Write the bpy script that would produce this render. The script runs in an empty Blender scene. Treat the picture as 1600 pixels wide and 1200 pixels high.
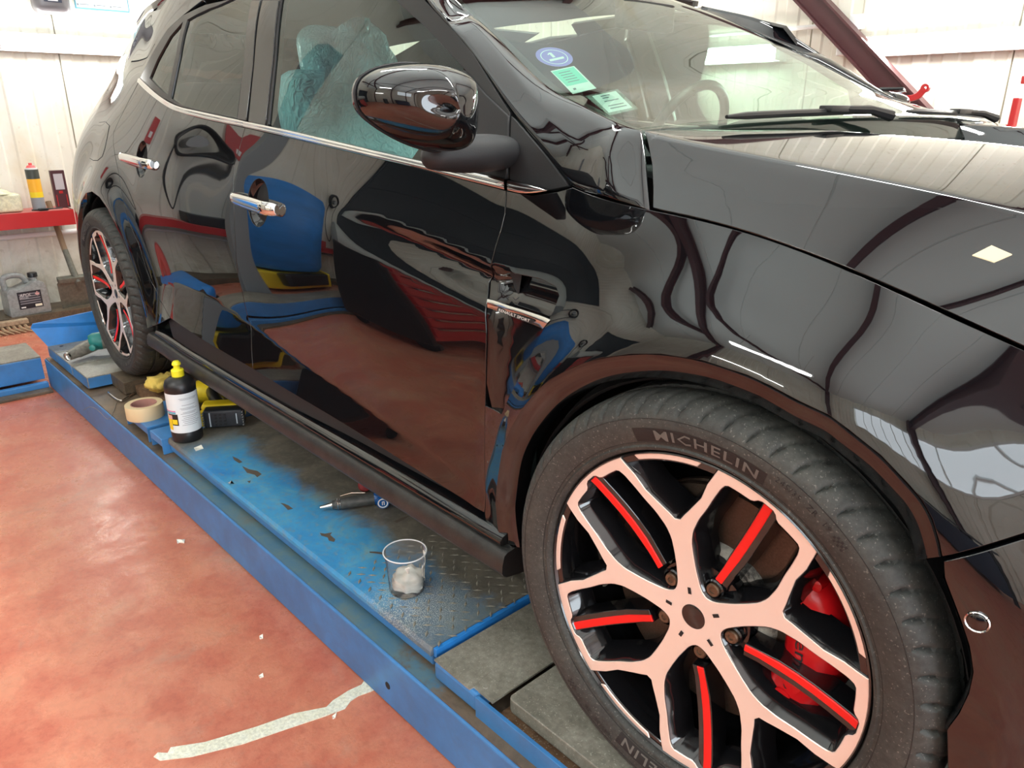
import bpy, bmesh, math, random
import numpy as np
from mathutils import Vector, Matrix
from mathutils.geometry import delaunay_2d_cdt, tessellate_polygon
random.seed(7)
R = np.random.RandomState(3)
SC = bpy.context.scene
COL = SC.collection
PI = math.pi

# ---------------------------------------------------------------- camera
CF = 1163.09
CP = np.array([0.46452, -0.75658, 0.9883])
CR = np.array([0.67769323, 0.73534445, 0.00065195])
CU = np.array([-0.25238716, 0.23176701, 0.93945983])
CW = np.array([-0.69067547, 0.63683012, -0.34265843])
cd = bpy.data.cameras.new('camera'); cam = bpy.data.objects.new('camera', cd); COL.objects.link(cam)
cd.sensor_fit = 'HORIZONTAL'; cd.sensor_width = 36.0; cd.lens = CF / 1600 * 36; cd.clip_start = 0.02
cam.matrix_world = Matrix(((CR[0], CU[0], -CW[0], CP[0]), (CR[1], CU[1], -CW[1], CP[1]), (CR[2], CU[2], -CW[2], CP[2]), (0, 0, 0, 1)))
SC.camera = cam

# ---------------------------------------------------------------- world, view
SC.view_settings.view_transform = 'Standard'; SC.view_settings.look = 'None'
SC.view_settings.gamma = 1; SC.view_settings.use_curve_mapping = False
SC.view_settings.exposure = 0.22
w = bpy.data.worlds.new('world'); SC.world = w; w.use_nodes = True
w.node_tree.nodes['Background'].inputs[0].default_value = (0.80, 0.90, 1.0, 1)
w.node_tree.nodes['Background'].inputs[1].default_value = 2.2
SC.cycles.max_bounces = 10; SC.cycles.transparent_max_bounces = 12
SC.cycles.caustics_reflective = False; SC.cycles.caustics_refractive = False
SC.cycles.sample_clamp_indirect = 6.0
try:
    SC.cycles.use_denoising = True
except Exception:
    pass
FZ = -0.195                      # workshop floor (the tyres stand on z = 0, the lift deck)
def area_light(name, loc, rot, sx, sy, power, col=(1, 1, 1)):
    l = bpy.data.lights.new(name, 'AREA'); l.shape = 'RECTANGLE'; l.size = sx; l.size_y = sy; l.energy = power; l.color = col
    o = bpy.data.objects.new(name, l); COL.objects.link(o); o.location = loc; o.rotation_euler = rot
    return o
# daylight through the big open doorway in front of the car
area_light('doorway_daylight', (6.9, -0.6, 1.75), (0, PI / 2, 0), 3.4, 4.6, 260, (0.86, 0.94, 1.0))

# ---------------------------------------------------------------- helpers
def uy(px, py, y):
    d = (px - 800) / CF * CR - (py - 600) / CF * CU + CW
    return CP + d * ((y - CP[1]) / d[1])
def uz(px, py, z):
    d = (px - 800) / CF * CR - (py - 600) / CF * CU + CW
    return CP + d * ((z - CP[2]) / d[2])
def ux(px, py, x):
    d = (px - 800) / CF * CR - (py - 600) / CF * CU + CW
    return CP + d * ((x - CP[0]) / d[0])

def tag(o, label=None, cat=None, group=None, kind=None):
    if label: o['label'] = label
    if cat: o['category'] = cat
    if group: o['group'] = group
    if kind: o['kind'] = kind
    return o
def empty(name, loc=(0, 0, 0), label=None, cat=None, group=None, rz=0, parent=None):
    o = bpy.data.objects.new(name, None); COL.objects.link(o); o.location = loc; o.rotation_euler = (0, 0, rz)
    o.empty_display_size = .05
    if parent: o.parent = parent
    return tag(o, label, cat, group)
def mk(name, V, F, mat, parent=None, smooth=False, angle=None, normals=None):
    me = bpy.data.meshes.new(name); me.from_pydata([tuple(map(float, v)) for v in V], [], [tuple(int(i) for i in f) for f in F])
    me.update()
    if mat is not None:
        for m in (mat if isinstance(mat, (list, tuple)) else [mat]): me.materials.append(m)
    if smooth or normals is not None:
        me.polygons.foreach_set('use_smooth', [True] * len(me.polygons))
    if normals is not None:
        me.normals_split_custom_set_from_vertices([tuple(map(float, n)) for n in normals])
    elif angle:
        me.set_sharp_from_angle(angle=math.radians(angle))
    o = bpy.data.objects.new(name, me); COL.objects.link(o)
    if parent: o.parent = parent
    return o
class MB:
    def __init__(s): s.V = []; s.F = []; s.M = []
    def add(s, V, F, m=0):
        b = len(s.V); s.V += [tuple(map(float, v)) for v in V]; s.F += [tuple(i + b for i in f) for f in F]; s.M += [m] * len(F); return s
    def box(s, c, d, rz=0, ry=0, rx=0, m=0, bev=0):
        bm = bmesh.new(); bmesh.ops.create_cube(bm, size=1)
        bmesh.ops.scale(bm, vec=d, verts=bm.verts)
        if bev: bmesh.ops.bevel(bm, geom=bm.edges[:], offset=bev, segments=2, affect='EDGES', profile=.6)
        M = Matrix.Translation(c) @ Matrix.Rotation(rz, 4, 'Z') @ Matrix.Rotation(ry, 4, 'Y') @ Matrix.Rotation(rx, 4, 'X')
        bmesh.ops.transform(bm, matrix=M, verts=bm.verts); bm.verts.ensure_lookup_table()
        s.add([v.co[:] for v in bm.verts], [[v.index for v in f.verts] for f in bm.faces], m); bm.free(); return s
    def lathe(s, prof, c=(0, 0, 0), axis=(0, 0, 1), n=32, m=0, caps=True, arc=None):
        # prof: list of (radius, height along axis)
        a = Vector(axis).normalized(); q = Vector((0, 0, 1)).rotation_difference(a); c = Vector(c)
        V = []; F = []
        for r, h in prof:
            for i in range(n):
                t = 2 * PI * i / n
                V.append(c + q @ Vector((r * math.cos(t), r * math.sin(t), h)))
        for k in range(len(prof) - 1):
            for i in range(n):
                j = (i + 1) % n; F.append((k * n + i, k * n + j, (k + 1) * n + j, (k + 1) * n + i))
        if caps:
            if prof[0][0] > 1e-6: F.append(tuple(range(n - 1, -1, -1)))
            if prof[-1][0] > 1e-6: F.append(tuple((len(prof) - 1) * n + i for i in range(n)))
        return s.add(V, F, m)
    def tube(s, pts, r, n=10, m=0, closed=False):
        pts = [Vector(p) for p in pts]; N = len(pts); V = []; F = []
        rr = r if isinstance(r, (list, tuple)) else [r] * N
        up = None
        for i, p in enumerate(pts):
            if closed: t = pts[(i + 1) % N] - pts[i - 1]
            else: t = pts[min(i + 1, N - 1)] - pts[max(i - 1, 0)]
            t.normalize()
            if up is None: up = t.orthogonal().normalized()
            up = (up - t * up.dot(t)).normalized(); sd = t.cross(up)
            for k in range(n):
                a = 2 * PI * k / n; V.append(p + (up * math.cos(a) + sd * math.sin(a)) * rr[i])
        for i in range(N if closed else N - 1):
            j = (i + 1) % N
            for k in range(n):
                l = (k + 1) % n; F.append((i * n + k, i * n + l, j * n + l, j * n + k))
        if not closed: F.append(tuple(range(n - 1, -1, -1))); F.append(tuple((N - 1) * n + k for k in range(n)))
        return s.add(V, F, m)
    def prism(s, poly, h0, h1, M=None, m=0):
        # poly 2d in local xy, extruded in z, placed by matrix
        n = len(poly); M = M or Matrix.Identity(4)
        V = [M @ Vector((p[0], p[1], h0)) for p in poly] + [M @ Vector((p[0], p[1], h1)) for p in poly]
        F = [tuple(range(n - 1, -1, -1)), tuple(range(n, 2 * n))] + [(i, (i + 1) % n, n + (i + 1) % n, n + i) for i in range(n)]
        return s.add(V, F, m)
    def build(s, name, mat, parent=None, smooth=False, angle=35):
        o = mk(name, s.V, s.F, mat, parent, smooth=smooth, angle=angle if smooth else None)
        if isinstance(mat, (list, tuple)): o.data.polygons.foreach_set('material_index', s.M)
        return o
def bevel(o, w=.003, seg=2):
    b = o.modifiers.new('bevel', 'BEVEL'); b.width = w; b.segments = seg; b.limit_method = 'ANGLE'; b.angle_limit = math.radians(40)
    b.harden_normals = False; return o
def strip(px, y):  # polyline of pixels at one lateral distance
    return [uy(a, b, y) for a, b in px]
def smooth_poly(P, n, closed=False):
    P = np.array(P, float); k = len(P)
    out = []
    rng = k if closed else k - 1
    for i in range(rng):
        p0 = P[(i - 1) % k] if closed or i > 0 else 2 * P[0] - P[1]
        p1 = P[i]; p2 = P[(i + 1) % k]
        p3 = P[(i + 2) % k] if closed or i + 2 < k else 2 * P[-1] - P[-2]
        for j in range(n):
            t = j / n
            out.append(.5 * (2 * p1 + (p2 - p0) * t + (2 * p0 - 5 * p1 + 4 * p2 - p3) * t * t + (3 * p1 - p0 - 3 * p2 + p3) * t ** 3))
    if not closed: out.append(P[-1])
    return np.array(out)

# ---------------------------------------------------------------- materials
def nodes(name):
    m = bpy.data.materials.new(name); m.use_nodes = True; return m, m.node_tree, m.node_tree.nodes['Principled BSDF']
def simple(name, col, rough=.5, metal=0, ior=1.5, spec=.5, coat=0, emit=None, es=0, bump=0, bscale=200, trans=0, alpha=1):
    m, t, b = nodes(name)
    b.inputs['Base Color'].default_value = (*col, 1); b.inputs['Roughness'].default_value = rough; b.inputs['Metallic'].default_value = metal
    b.inputs['IOR'].default_value = ior; b.inputs['Specular IOR Level'].default_value = spec; b.inputs['Coat Weight'].default_value = coat
    b.inputs['Transmission Weight'].default_value = trans; b.inputs['Alpha'].default_value = alpha
    if emit: b.inputs['Emission Color'].default_value = (*emit, 1); b.inputs['Emission Strength'].default_value = es
    if bump:
        n = t.nodes.new('ShaderNodeTexNoise'); n.inputs['Scale'].default_value = bscale; n.inputs['Detail'].default_value = 4
        c = t.nodes.new('ShaderNodeTexCoord'); t.links.new(c.outputs['Object'], n.inputs['Vector'])
        bp = t.nodes.new('ShaderNodeBump'); bp.inputs['Strength'].default_value = bump; bp.inputs['Distance'].default_value = .002
        t.links.new(n.outputs['Fac'], bp.inputs['Height']); t.links.new(bp.outputs['Normal'], b.inputs['Normal'])
    return m
def noise_mix(t, scale, stops, coord, detail=6, rough=.6, dist=0):
    n = t.nodes.new('ShaderNodeTexNoise'); n.inputs['Scale'].default_value = scale; n.inputs['Detail'].default_value = detail
    n.inputs['Roughness'].default_value = rough; n.inputs['Distortion'].default_value = dist
    t.links.new(coord, n.inputs['Vector'])
    r = t.nodes.new('ShaderNodeValToRGB'); e = r.color_ramp.elements
    e[0].position = stops[0][0]; e[0].color = (*stops[0][1], 1); e[1].position = stops[-1][0]; e[1].color = (*stops[-1][1], 1)
    for p, c in stops[1:-1]:
        x = e.new(p); x.color = (*c, 1)
    t.links.new(n.outputs['Fac'], r.inputs['Fac']); return r.outputs['Color'], n.outputs['Fac']
def mix(t, fac, a, b, mode='MIX'):
    m = t.nodes.new('ShaderNodeMix'); m.data_type = 'RGBA'; m.blend_type = mode
    for s, v in ((m.inputs[0], fac), (m.inputs[6], a), (m.inputs[7], b)):
        if isinstance(v, bpy.types.NodeSocket): t.links.new(v, s)
        elif isinstance(v, (int, float)): s.default_value = v
        else: s.default_value = (*v, 1)
    return m.outputs[2]
def math_(t, op, a, b=0.0, c=0.0):
    m = t.nodes.new('ShaderNodeMath'); m.operation = op
    for s, v in zip(m.inputs, (a, b, c)):
        if isinstance(v, bpy.types.NodeSocket): t.links.new(v, s)
        else: s.default_value = v
    return m.outputs[0]
def ramp1(t, x, lo, hi):
    m = t.nodes.new('ShaderNodeMapRange'); m.inputs[1].default_value = lo; m.inputs[2].default_value = hi; m.interpolation_type = 'SMOOTHSTEP'
    t.links.new(x, m.inputs[0]); return m.outputs[0]
def coords(t):
    c = t.nodes.new('ShaderNodeTexCoord'); s = t.nodes.new('ShaderNodeSeparateXYZ'); t.links.new(c.outputs['Object'], s.inputs[0])
    return c.outputs['Object'], s.outputs
def bumpn(t, b, h, strength=.3, dist=.002):
    bp = t.nodes.new('ShaderNodeBump'); bp.inputs['Strength'].default_value = strength; bp.inputs['Distance'].default_value = dist
    t.links.new(h, bp.inputs['Height']); t.links.new(bp.outputs['Normal'], b.inputs['Normal'])

def m_paint():
    m, t, b = nodes('black_car_paint')
    b.inputs['Base Color'].default_value = (.0035, .004, .005, 1); b.inputs['Roughness'].default_value = .018
    b.inputs['IOR'].default_value = 1.75; b.inputs['Specular IOR Level'].default_value = .5
    co, s = coords(t)                      # a little polishing dust
    c, f = noise_mix(t, 260, [(.66, (0, 0, 0)), (.80, (1, 1, 1))], co, 2, .5)
    return m
def m_floor():
    m, t, b = nodes('red_painted_floor'); co, s = coords(t)
    c1, f1 = noise_mix(t, 1.7, [(.30, (.46, .075, .045)), (.5, (.54, .155, .09)), (.66, (.56, .30, .19))], co, 8, .62, .4)
    c2, f2 = noise_mix(t, 9, [(.40, (.64, .28, .17)), (.6, (.42, .09, .052))], co, 8, .7)
    c3, f3 = noise_mix(t, 70, [(.38, (.20, .10, .07)), (.52, (.55, .22, .14))], co, 5, .7)
    c = mix(t, .45, c1, c2); c = mix(t, .16, c, c3)
    g, fg = noise_mix(t, 3.2, [(.55, (0, 0, 0)), (.72, (.55, .55, .55))], co, 8, .7, .6)
    c = mix(t, g, c, (.33, .25, .19))
    t.links.new(c, b.inputs['Base Color'])
    r = ramp1(t, f2, .3, .7); rr = math_(t, 'MULTIPLY_ADD', r, .18, .22); t.links.new(rr, b.inputs['Roughness'])
    b.inputs['IOR'].default_value = 1.48
    bumpn(t, b, f3, .25, .002); return m
def m_blue(name='blue_lift_paint', dirt=.35, scuffed=0, base=(.045, .20, .47)):
    m, t, b = nodes(name); co, s = coords(t)
    c1, f1 = noise_mix(t, 6, [(.3, tuple(v * .8 for v in base)), (.7, tuple(min(1, v * 1.25) for v in base))], co, 8, .65)
    d, fd = noise_mix(t, 14, [(.52 - dirt * .25, (0, 0, 0)), (.85, (1, 1, 1))], co, 10, .72, .5)
    c = mix(t, math_(t, 'MULTIPLY', d, dirt), c1, (.10, .09, .07))
    t.links.new(c, b.inputs['Base Color']); b.inputs['Roughness'].default_value = .38
    bumpn(t, b, fd, .15, .001); return m
def m_deck():
    # lift deck: blue paint at the edge, worn through to grey-brown grime where the tyres roll
    m, t, b = nodes('worn_blue_deck'); co, s = coords(t)
    b1, f1 = noise_mix(t, 5, [(.3, (.025, .21, .52)), (.52, (.06, .31, .56)), (.68, (.20, .38, .40))], co, 9, .7, .5)
    g1, f2 = noise_mix(t, 9, [(.3, (.075, .068, .055)), (.5, (.14, .125, .10)), (.7, (.23, .20, .15))], co, 10, .7, .4)
    n, fn = noise_mix(t, 7, [(.3, (0, 0, 0)), (.7, (1, 1, 1))], co, 8, .7, .8)
    # grime grows with distance from the outer edge (object y runs across the deck)
    y = math_(t, 'MULTIPLY_ADD', s[0], -.0149, s[1])
    k = math_(t, 'ADD', y, math_(t, 'MULTIPLY', math_(t, 'SUBTRACT', fn, .5), .22))
    g = ramp1(t, k, .055, .15)
    far = ramp1(t, s[0], -1.62, -1.86)                 # the old dirt behind x = -1.7
    fr = ramp1(t, math_(t, 'ADD', s[0], math_(t, 'MULTIPLY', math_(t, 'SUBTRACT', fn, .5), .35)), -.80, -.62)
    g = math_(t, 'MAXIMUM', g, math_(t, 'MAXIMUM', far, math_(t, 'MULTIPLY', fr, .75)))
    c = mix(t, g, b1, g1)
    q, fq = noise_mix(t, 60, [(.5, (0, 0, 0)), (.75, (.5, .5, .5))], co, 4, .6)
    c = mix(t, q, c, (.26, .25, .20))
    # powder of polishing paste around the cup
    pd = t.nodes.new('ShaderNodeVectorMath'); pd.operation = 'DISTANCE'; t.links.new(co, pd.inputs[0]); pd.inputs[1].default_value = (-.66, .0, 0)
    pw = ramp1(t, pd.outputs['Value'], .16, .03)
    sp, fs = noise_mix(t, 420, [(.50, (0, 0, 0)), (.62, (1, 1, 1))], co, 2, .5)
    c = mix(t, math_(t, 'MULTIPLY', pw, math_(t, 'MULTIPLY', sp, .8)), c, (.62, .66, .62))
    t.links.new(c, b.inputs['Base Color'])
    b.inputs['Roughness'].default_value = .42; bumpn(t, b, fq, .3, .0012); return m
def m_grimy(name, cols, scale=8, rough=.55, ior=1.45, bump=.3, fine=80, specks=0):
    m, t, b = nodes(name); co, s = coords(t)
    c, f = noise_mix(t, scale, cols, co, 10, .7, .5)
    c2, f2 = noise_mix(t, fine, [(.35, (.45, .45, .45)), (.65, (1, 1, 1))], co, 5, .6)
    c = mix(t, .55, c, c2, 'MULTIPLY')
    if specks:
        c3, f3 = noise_mix(t, 330, [(.66, (0, 0, 0)), (.72, (1, 1, 1))], co, 1, .4)
        c = mix(t, math_(t, 'MULTIPLY', c3, specks), c, (.7, .68, .58))
    t.links.new(c, b.inputs['Base Color']); b.inputs['Roughness'].default_value = rough; b.inputs['IOR'].default_value = ior
    bumpn(t, b, f2, bump, .0015); return m
def m_wall():
    m, t, b = nodes('cream_sandwich_panel'); co, s = coords(t)
    c, f = noise_mix(t, 1.6, [(.3, (.70, .66, .55)), (.6, (.80, .77, .68)), (.8, (.72, .62, .45))], co, 8, .6, .3)
    d, fd = noise_mix(t, 26, [(.62, (1, 1, 1)), (.74, (.55, .50, .42))], co, 6, .6)
    c = mix(t, .5, c, d, 'MULTIPLY')
    z = ramp1(t, s[2], .55, -.1)
    st, fs = noise_mix(t, 5, [(.45, (0, 0, 0)), (.75, (1, 1, 1))], co, 8, .7, .6)
    c = mix(t, math_(t, 'MULTIPLY', z, math_(t, 'MULTIPLY', st, .75)), c, (.33, .27, .17))
    t.links.new(c, b.inputs['Base Color']); b.inputs['Roughness'].default_value = .42
    return m
def m_glass(name, tint, rough=0.0, ior=1.5):
    # thin pane: mostly lets light straight through, mirrors by Fresnel
    m = bpy.data.materials.new(name); m.use_nodes = True; t = m.node_tree; t.nodes.remove(t.nodes['Principled BSDF'])
    out = t.nodes['Material Output']; tr = t.nodes.new('ShaderNodeBsdfTransparent'); tr.inputs[0].default_value = (*tint, 1)
    gl = t.nodes.new('ShaderNodeBsdfGlossy'); gl.inputs['Roughness'].default_value = rough; gl.inputs['Color'].default_value = (.96, 1, .98, 1)
    fr = t.nodes.new('ShaderNodeFresnel'); fr.inputs['IOR'].default_value = ior
    mx = t.nodes.new('ShaderNodeMixShader'); t.links.new(fr.outputs[0], mx.inputs[0]); t.links.new(tr.outputs[0], mx.inputs[1]); t.links.new(gl.outputs[0], mx.inputs[2])
    t.links.new(mx.outputs[0], out.inputs['Surface']); return m

PAINT = m_paint()
GLOSSBLK = simple('gloss_black', (.006, .006, .007), .06, ior=1.7)
SATIN = simple('satin_black_plastic', (.012, .012, .013), .36, bump=.05, bscale=900)
MATT = simple('matt_black_plastic', (.010, .010, .011), .62, bump=.12, bscale=500)
SILL = m_grimy('dusty_black_sill', [(.3, (.012, .012, .012)), (.7, (.045, .043, .038))], 18, .45, 1.5, .2, 300)
LINER = m_grimy('wheel_arch_liner_felt', [(.3, (.004, .005, .006)), (.7, (.012, .014, .016))], 12, .8, 1.4, .4, 300)
RUBBERSEAL = simple('rubber_seal', (.015, .015, .016), .55)
CHROME = simple('chrome', (.80, .80, .79), .07, metal=1)
SATINCHROME = simple('satin_chrome', (.72, .70, .66), .16, metal=1)
GLASS = m_glass('green_tinted_glass', (.66, .88, .80), ior=1.62)
WSGLASS = m_glass('windshield_glass', (.74, .92, .80), ior=1.40)
DARKIN = simple('dark_interior_plastic', (.035, .038, .04), .6)
HEADLINER = simple('headliner_cloth', (.14, .15, .15), .9)
WALL = m_wall(); FLOOR = m_floor(); BLUE = m_blue(); DECK = m_deck()
BLUEBR = m_blue('bright_blue_lift_paint', .25, base=(.025, .23, .66))
def m_ledge():
    m, t, b = nodes('dusty_ledge'); co, s = coords(t)
    c1, f1 = noise_mix(t, 7, [(.3, (.05, .04, .03)), (.5, (.14, .10, .065)), (.72, (.22, .155, .095))], co, 10, .7, .5)
    c2, f2 = noise_mix(t, 9, [(.3, (.03, .13, .24)), (.55, (.10, .17, .19)), (.72, (.15, .14, .11))], co, 10, .7, .4)
    n, fn = noise_mix(t, 4, [(0, (0, 0, 0)), (1, (1, 1, 1))], co, 8, .7)
    k = math_(t, 'ADD', s[0], math_(t, 'MULTIPLY', math_(t, 'SUBTRACT', fn, .5), 1.2)); a = ramp1(t, k, -1.95, -1.7); q = ramp1(t, k, -.62, -.5)
    c = mix(t, math_(t, 'SUBTRACT', a, q), c1, c2); t.links.new(c, b.inputs['Base Color']); b.inputs['Roughness'].default_value = .5; bumpn(t, b, f1, .4, .0015); return m
LEDGEB = m_ledge()
LEDGE = m_grimy('oily_brown_ledge', [(.3, (.05, .04, .03)), (.5, (.13, .095, .06)), (.72, (.20, .14, .085))], 7, .5, 1.45, .5, 60, .12)
STEEL = m_grimy('worn_grey_steel', [(.3, (.15, .14, .11)), (.5, (.26, .245, .20)), (.7, (.40, .38, .32))], 6, .4, 1.6, .25, 90, .35)
RUST = m_grimy('rusty_grime', [(.3, (.07, .04, .022)), (.5, (.20, .11, .06)), (.7, (.30, .18, .10))], 14, .7, 1.4, .5, 90, .4)
REDP = simple('red_enamel', (.48, .03, .03), .3, bump=.05, bscale=40)
MAROON = simple('oxide_red_steel', (.07, .018, .020), .45, bump=.05, bscale=30)
WHITEP = simple('white_plastic', (.80, .80, .78), .4)
BLACKP = simple('black_plastic', (.012, .012, .013), .35)
YELLOWP = simple('yellow_plastic', (.85, .62, .02), .38)
YELLOWB = simple('bright_yellow_cap', (.95, .85, .03), .35)
GREYP = simple('grey_plastic', (.30, .31, .32), .4)
TUBEMAT = simple('lit_fluorescent_tube', (1, 1, 1), .5, emit=(1.0, 1.0, .96), es=32)
CEILMAT = simple('white_roof_panel', (.74, .76, .74), .5)

# ================================================================ ROOM
XR, YF, YN, XF, ZC = -4.85, 3.6, -4.6, 7.0, 3.5       # rear wall, far wall, camera-side wall, front wall, eaves
def ribbed(name, p0, p1, z0, z1, mat, flip=False, per=.145):
    # sandwich panel: trapezoid ribs running up the wall
    p0 = np.array(p0, float); p1 = np.array(p1, float); L = np.linalg.norm(p1 - p0); d = (p1 - p0) / L; n = np.array([-d[1], d[0]]) * (-1 if flip else 1)
    prof = []; x = 0; k = 0
    while x < L:
        prof += [(x, 0), (x + .055, 0), (x + .066, -.007), (x + .118, -.007), (x + .129, 0)]; x += per; k += 1
        if k % 7 == 0: prof += [(x, 0), (x + .002, -.02), (x + .007, -.02), (x + .009, 0)]; x += .01
    prof = [q for q in prof if q[0] < L] + [(L, 0)]
    V = []; F = []
    for q in prof:
        b = p0 + d * q[0] + n * q[1]; V += [(b[0], b[1], z0), (b[0], b[1], z1)]
    for i in range(len(prof) - 1): F.append((2 * i, 2 * i + 2, 2 * i + 3, 2 * i + 1) if not flip else (2 * i, 2 * i + 1, 2 * i + 3, 2 * i + 2))
    b0 = len(V)   # a back sheet so the panel has real thickness
    for b in (p0, p1): c = b - n * .1; V += [(c[0], c[1], z0), (c[0], c[1], z1)]
    F.append((b0, b0 + 1, b0 + 3, b0 + 2))
    return tag(mk(name, V, F, mat), kind='structure')
ribbed('wall_rear', (XR, YN), (XR, YF), FZ, ZC + .7, WALL, flip=True)
ribbed('wall_far', (XR, YF), (XF, YF), FZ, ZC + .1, WALL, flip=True)
ribbed('wall_near', (XR, YN), (XF, YN), FZ, ZC + .1, WALL, flip=False)
# front wall with the open goods doorway
ribbed('wall_front', (XF, 1.9), (XF, YF), FZ, ZC + .7, WALL)
ribbed('wall_front_side', (XF, YN), (XF, -3.1), FZ, ZC + .7, WALL)
tag(MB().box((XF + .05, -.6, 3.85), (.1, 5.0, .75)).build('wall_front_lintel', WALL), kind='structure')
fl = MB().add([(XR - .1, YN - .1, FZ), (XF + 9, YN - .1, FZ), (XF + 9, YF + .1, FZ), (XR - .1, YF + .1, FZ),
               (XR - .1, YN - .1, FZ - .1), (XF + 9, YN - .1, FZ - .1), (XF + 9, YF + .1, FZ - .1), (XR - .1, YF + .1, FZ - .1)],
              [(0, 1, 2, 3), (7, 6, 5, 4), (0, 4, 5, 1), (1, 5, 6, 2), (2, 6, 7, 3), (3, 7, 4, 0)]).build('floor', FLOOR)
tag(fl, kind='structure')
# pitched ceiling of white ribbed roof panels, ridge along x
def roof(name, ya, za, yb, zb):
    V = []; F = []; x = XR; k = 0; P = []
    while x < XF: P += [(x, 0), (x + .985, 0), (x + .99, .012), (x + 1.0, .012), (x + 1.005, 0)]; x += 1.005
    P.append((XF, 0))
    for q in P: V += [(q[0], ya, za + q[1]), (q[0], yb, zb + q[1])]
    for i in range(len(P) - 1): F.append((2 * i, 2 * i + 1, 2 * i + 3, 2 * i + 2))
    return tag(mk(name, V, F, CEILMAT), kind='structure')
ZR = 4.15; YM = -.5
roof('ceiling', YN, ZC, YM, ZR); roof('ceiling_far', YM, ZR, YF, ZC)
# oxide-red steel frames: rafters, purlins and braces
def ibeam(mb, a, b, h=.16, wd=.09):
    a = Vector(a); b = Vector(b); d = (b - a).normalized(); u = Vector((0, 0, 1)); u = (u - d * u.dot(d)).normalized() if abs(d.z) < .95 else Vector((1, 0, 0)); s = d.cross(u)
    for (cu, cs, hu, hs) in ((h / 2, 0, .006, wd / 2), (-h / 2, 0, .006, wd / 2), (0, 0, h / 2, .005)):
        V = [p + u * (cu + i * hu) + s * (cs + j * hs) for p in (a, b) for i, j in ((-1, -1), (1, -1), (1, 1), (-1, 1))]
        mb.add(V, [(0, 1, 2, 3), (7, 6, 5, 4), (0, 4, 5, 1), (1, 5, 6, 2), (2, 6, 7, 3), (3, 7, 4, 0)])
for i, x in enumerate((-3.0, -.2, 2.6, 5.4)):
    g = empty('roof_frame', (0, 0, 0)); tag(g, ['oxide red roof frame above the car tail', 'oxide red roof frame above the car bonnet', 'oxide red roof frame between car and doorway', 'oxide red roof frame next to the doorway'][i], 'steel beam', 'steel roof frames')
    m = MB(); ibeam(m, (x, YN + .1, ZC - .12), (x, YM, ZR - .12), .16, .09); m.build('rafter', MAROON, g)
    m = MB(); ibeam(m, (x, YM, ZR - .12), (x, YF - .1, ZC - .12), .16, .09); m.build('rafter', MAROON, g)
    m = MB(); ibeam(m, (x, YN + .1, FZ), (x, YN + .1, ZC), .14, .09); m.build('post', MAROON, g)
    m = MB(); ibeam(m, (x, YF - .1, FZ), (x, YF - .1, ZC), .14, .09); m.build('post', MAROON, g)
for i, y in enumerate((-2.2, 1.9)):
    z = ZC + (ZR - ZC) * (1 - abs(y - YM) / (4.1)) - .1
    m = MB(); ibeam(m, (XR, y, z), (XF, y, z), .07, .045)
    tag(m.build('roof_purlin', MAROON), ['oxide red purlin over the camera side of the car', 'oxide red purlin near the far wall'][i], 'steel beam', 'roof purlins')
m = MB(); ibeam(m, (-3.0, -2.1, 3.72), (-.2, -4.3, 3.36), .07, .06)
tag(m.build('roof_brace', MAROON), 'oxide red roof brace crossing over the bare floor', 'steel beam')
for a, b, lab in (((-4.75, -.9, 3.78), (-3.05, -3.5, 3.55), 'oxide red crossed brace near the rear wall, running towards the near wall'), ((-4.75, -3.5, 3.55), (-3.05, -.9, 3.78), 'oxide red crossed brace near the rear wall, running towards the ridge')):
    m = MB(); ibeam(m, a, b, .11, .10); tag(m.build('roof_brace', MAROON), lab, 'steel beam')
# dark door left of the red bench, made up to darken the paint's reflections
dm = MB(); dm.box((XR + .035, -3.55, FZ + 1.30), (.05, 1.75, 2.60), bev=.004)
for k in range(5): dm.box((XR + .064, -3.55, FZ + .35 + k * .5), (.01, 1.70, .44), bev=.003)
tag(dm.build('dark_reflection_panel', simple('dark_panel_blue', (.012, .022, .030), .4)), kind='structure')
# slanting wall brace seen past the windshield (steel angle with a pale edge)
A = uy(1240, -30, YF - .12); B = uy(1446, 190, YF - .12); dd = (B - A); B = B + dd * 1.2; A = A - dd * .6
m = MB(); ibeam(m, A, B, .10, .08); br = m.build('wall_brace', MAROON)
tag(br, 'oxide red diagonal steel brace in front of the far cream wall', 'steel beam')

# ---- fluorescent lamps on the walls
def lamp(p, q, normal, name, label, group='wall fluorescent lamps', power=18):
    p = Vector(p); q = Vector(q); L = (q - p).length; d = (q - p).normalized(); n = Vector(normal)
    g = empty(name, p, label, 'lamp', group); u = n.cross(d)
    def loc(a, b, c): return d * a + n * b + u * c
    def bx(mb, a0, a1, b0, b1, c0, c1):
        V = [loc(a, b, c) for a in (a0, a1) for b in (b0, b1) for c in (c0, c1)]
        mb.add(V, [(0, 1, 3, 2), (4, 6, 7, 5), (0, 4, 5, 1), (2, 3, 7, 6), (0, 2, 6, 4), (1, 5, 7, 3)])
    m = MB(); bx(m, 0, L, 0, .035, -.05, .05); bevel(m.build('housing', WHITEP, g), .004)
    m = MB(); m.lathe([(.036, .02), (.036, L - .02)], c=n * .05, axis=d, n=20); m.build('tube', TUBEMAT, g, smooth=True, angle=60)
    for a in (0, L - .03):
        m = MB(); bx(m, a, a + .03, .005, .09, -.045, .045); bevel(m.build('end_cap', WHITEP, g), .006)
    return g
zl = 1.36
lamp((XR + .02, .19, zl), (XR + .02, 1.75, zl), (1, 0, 0), 'fluorescent_lamp', 'lit white fluorescent lamp on the cream wall behind the rear of the car')
a = ux(0, 0, 0)
pR = uy(1338, 70, YF - .03)
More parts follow.
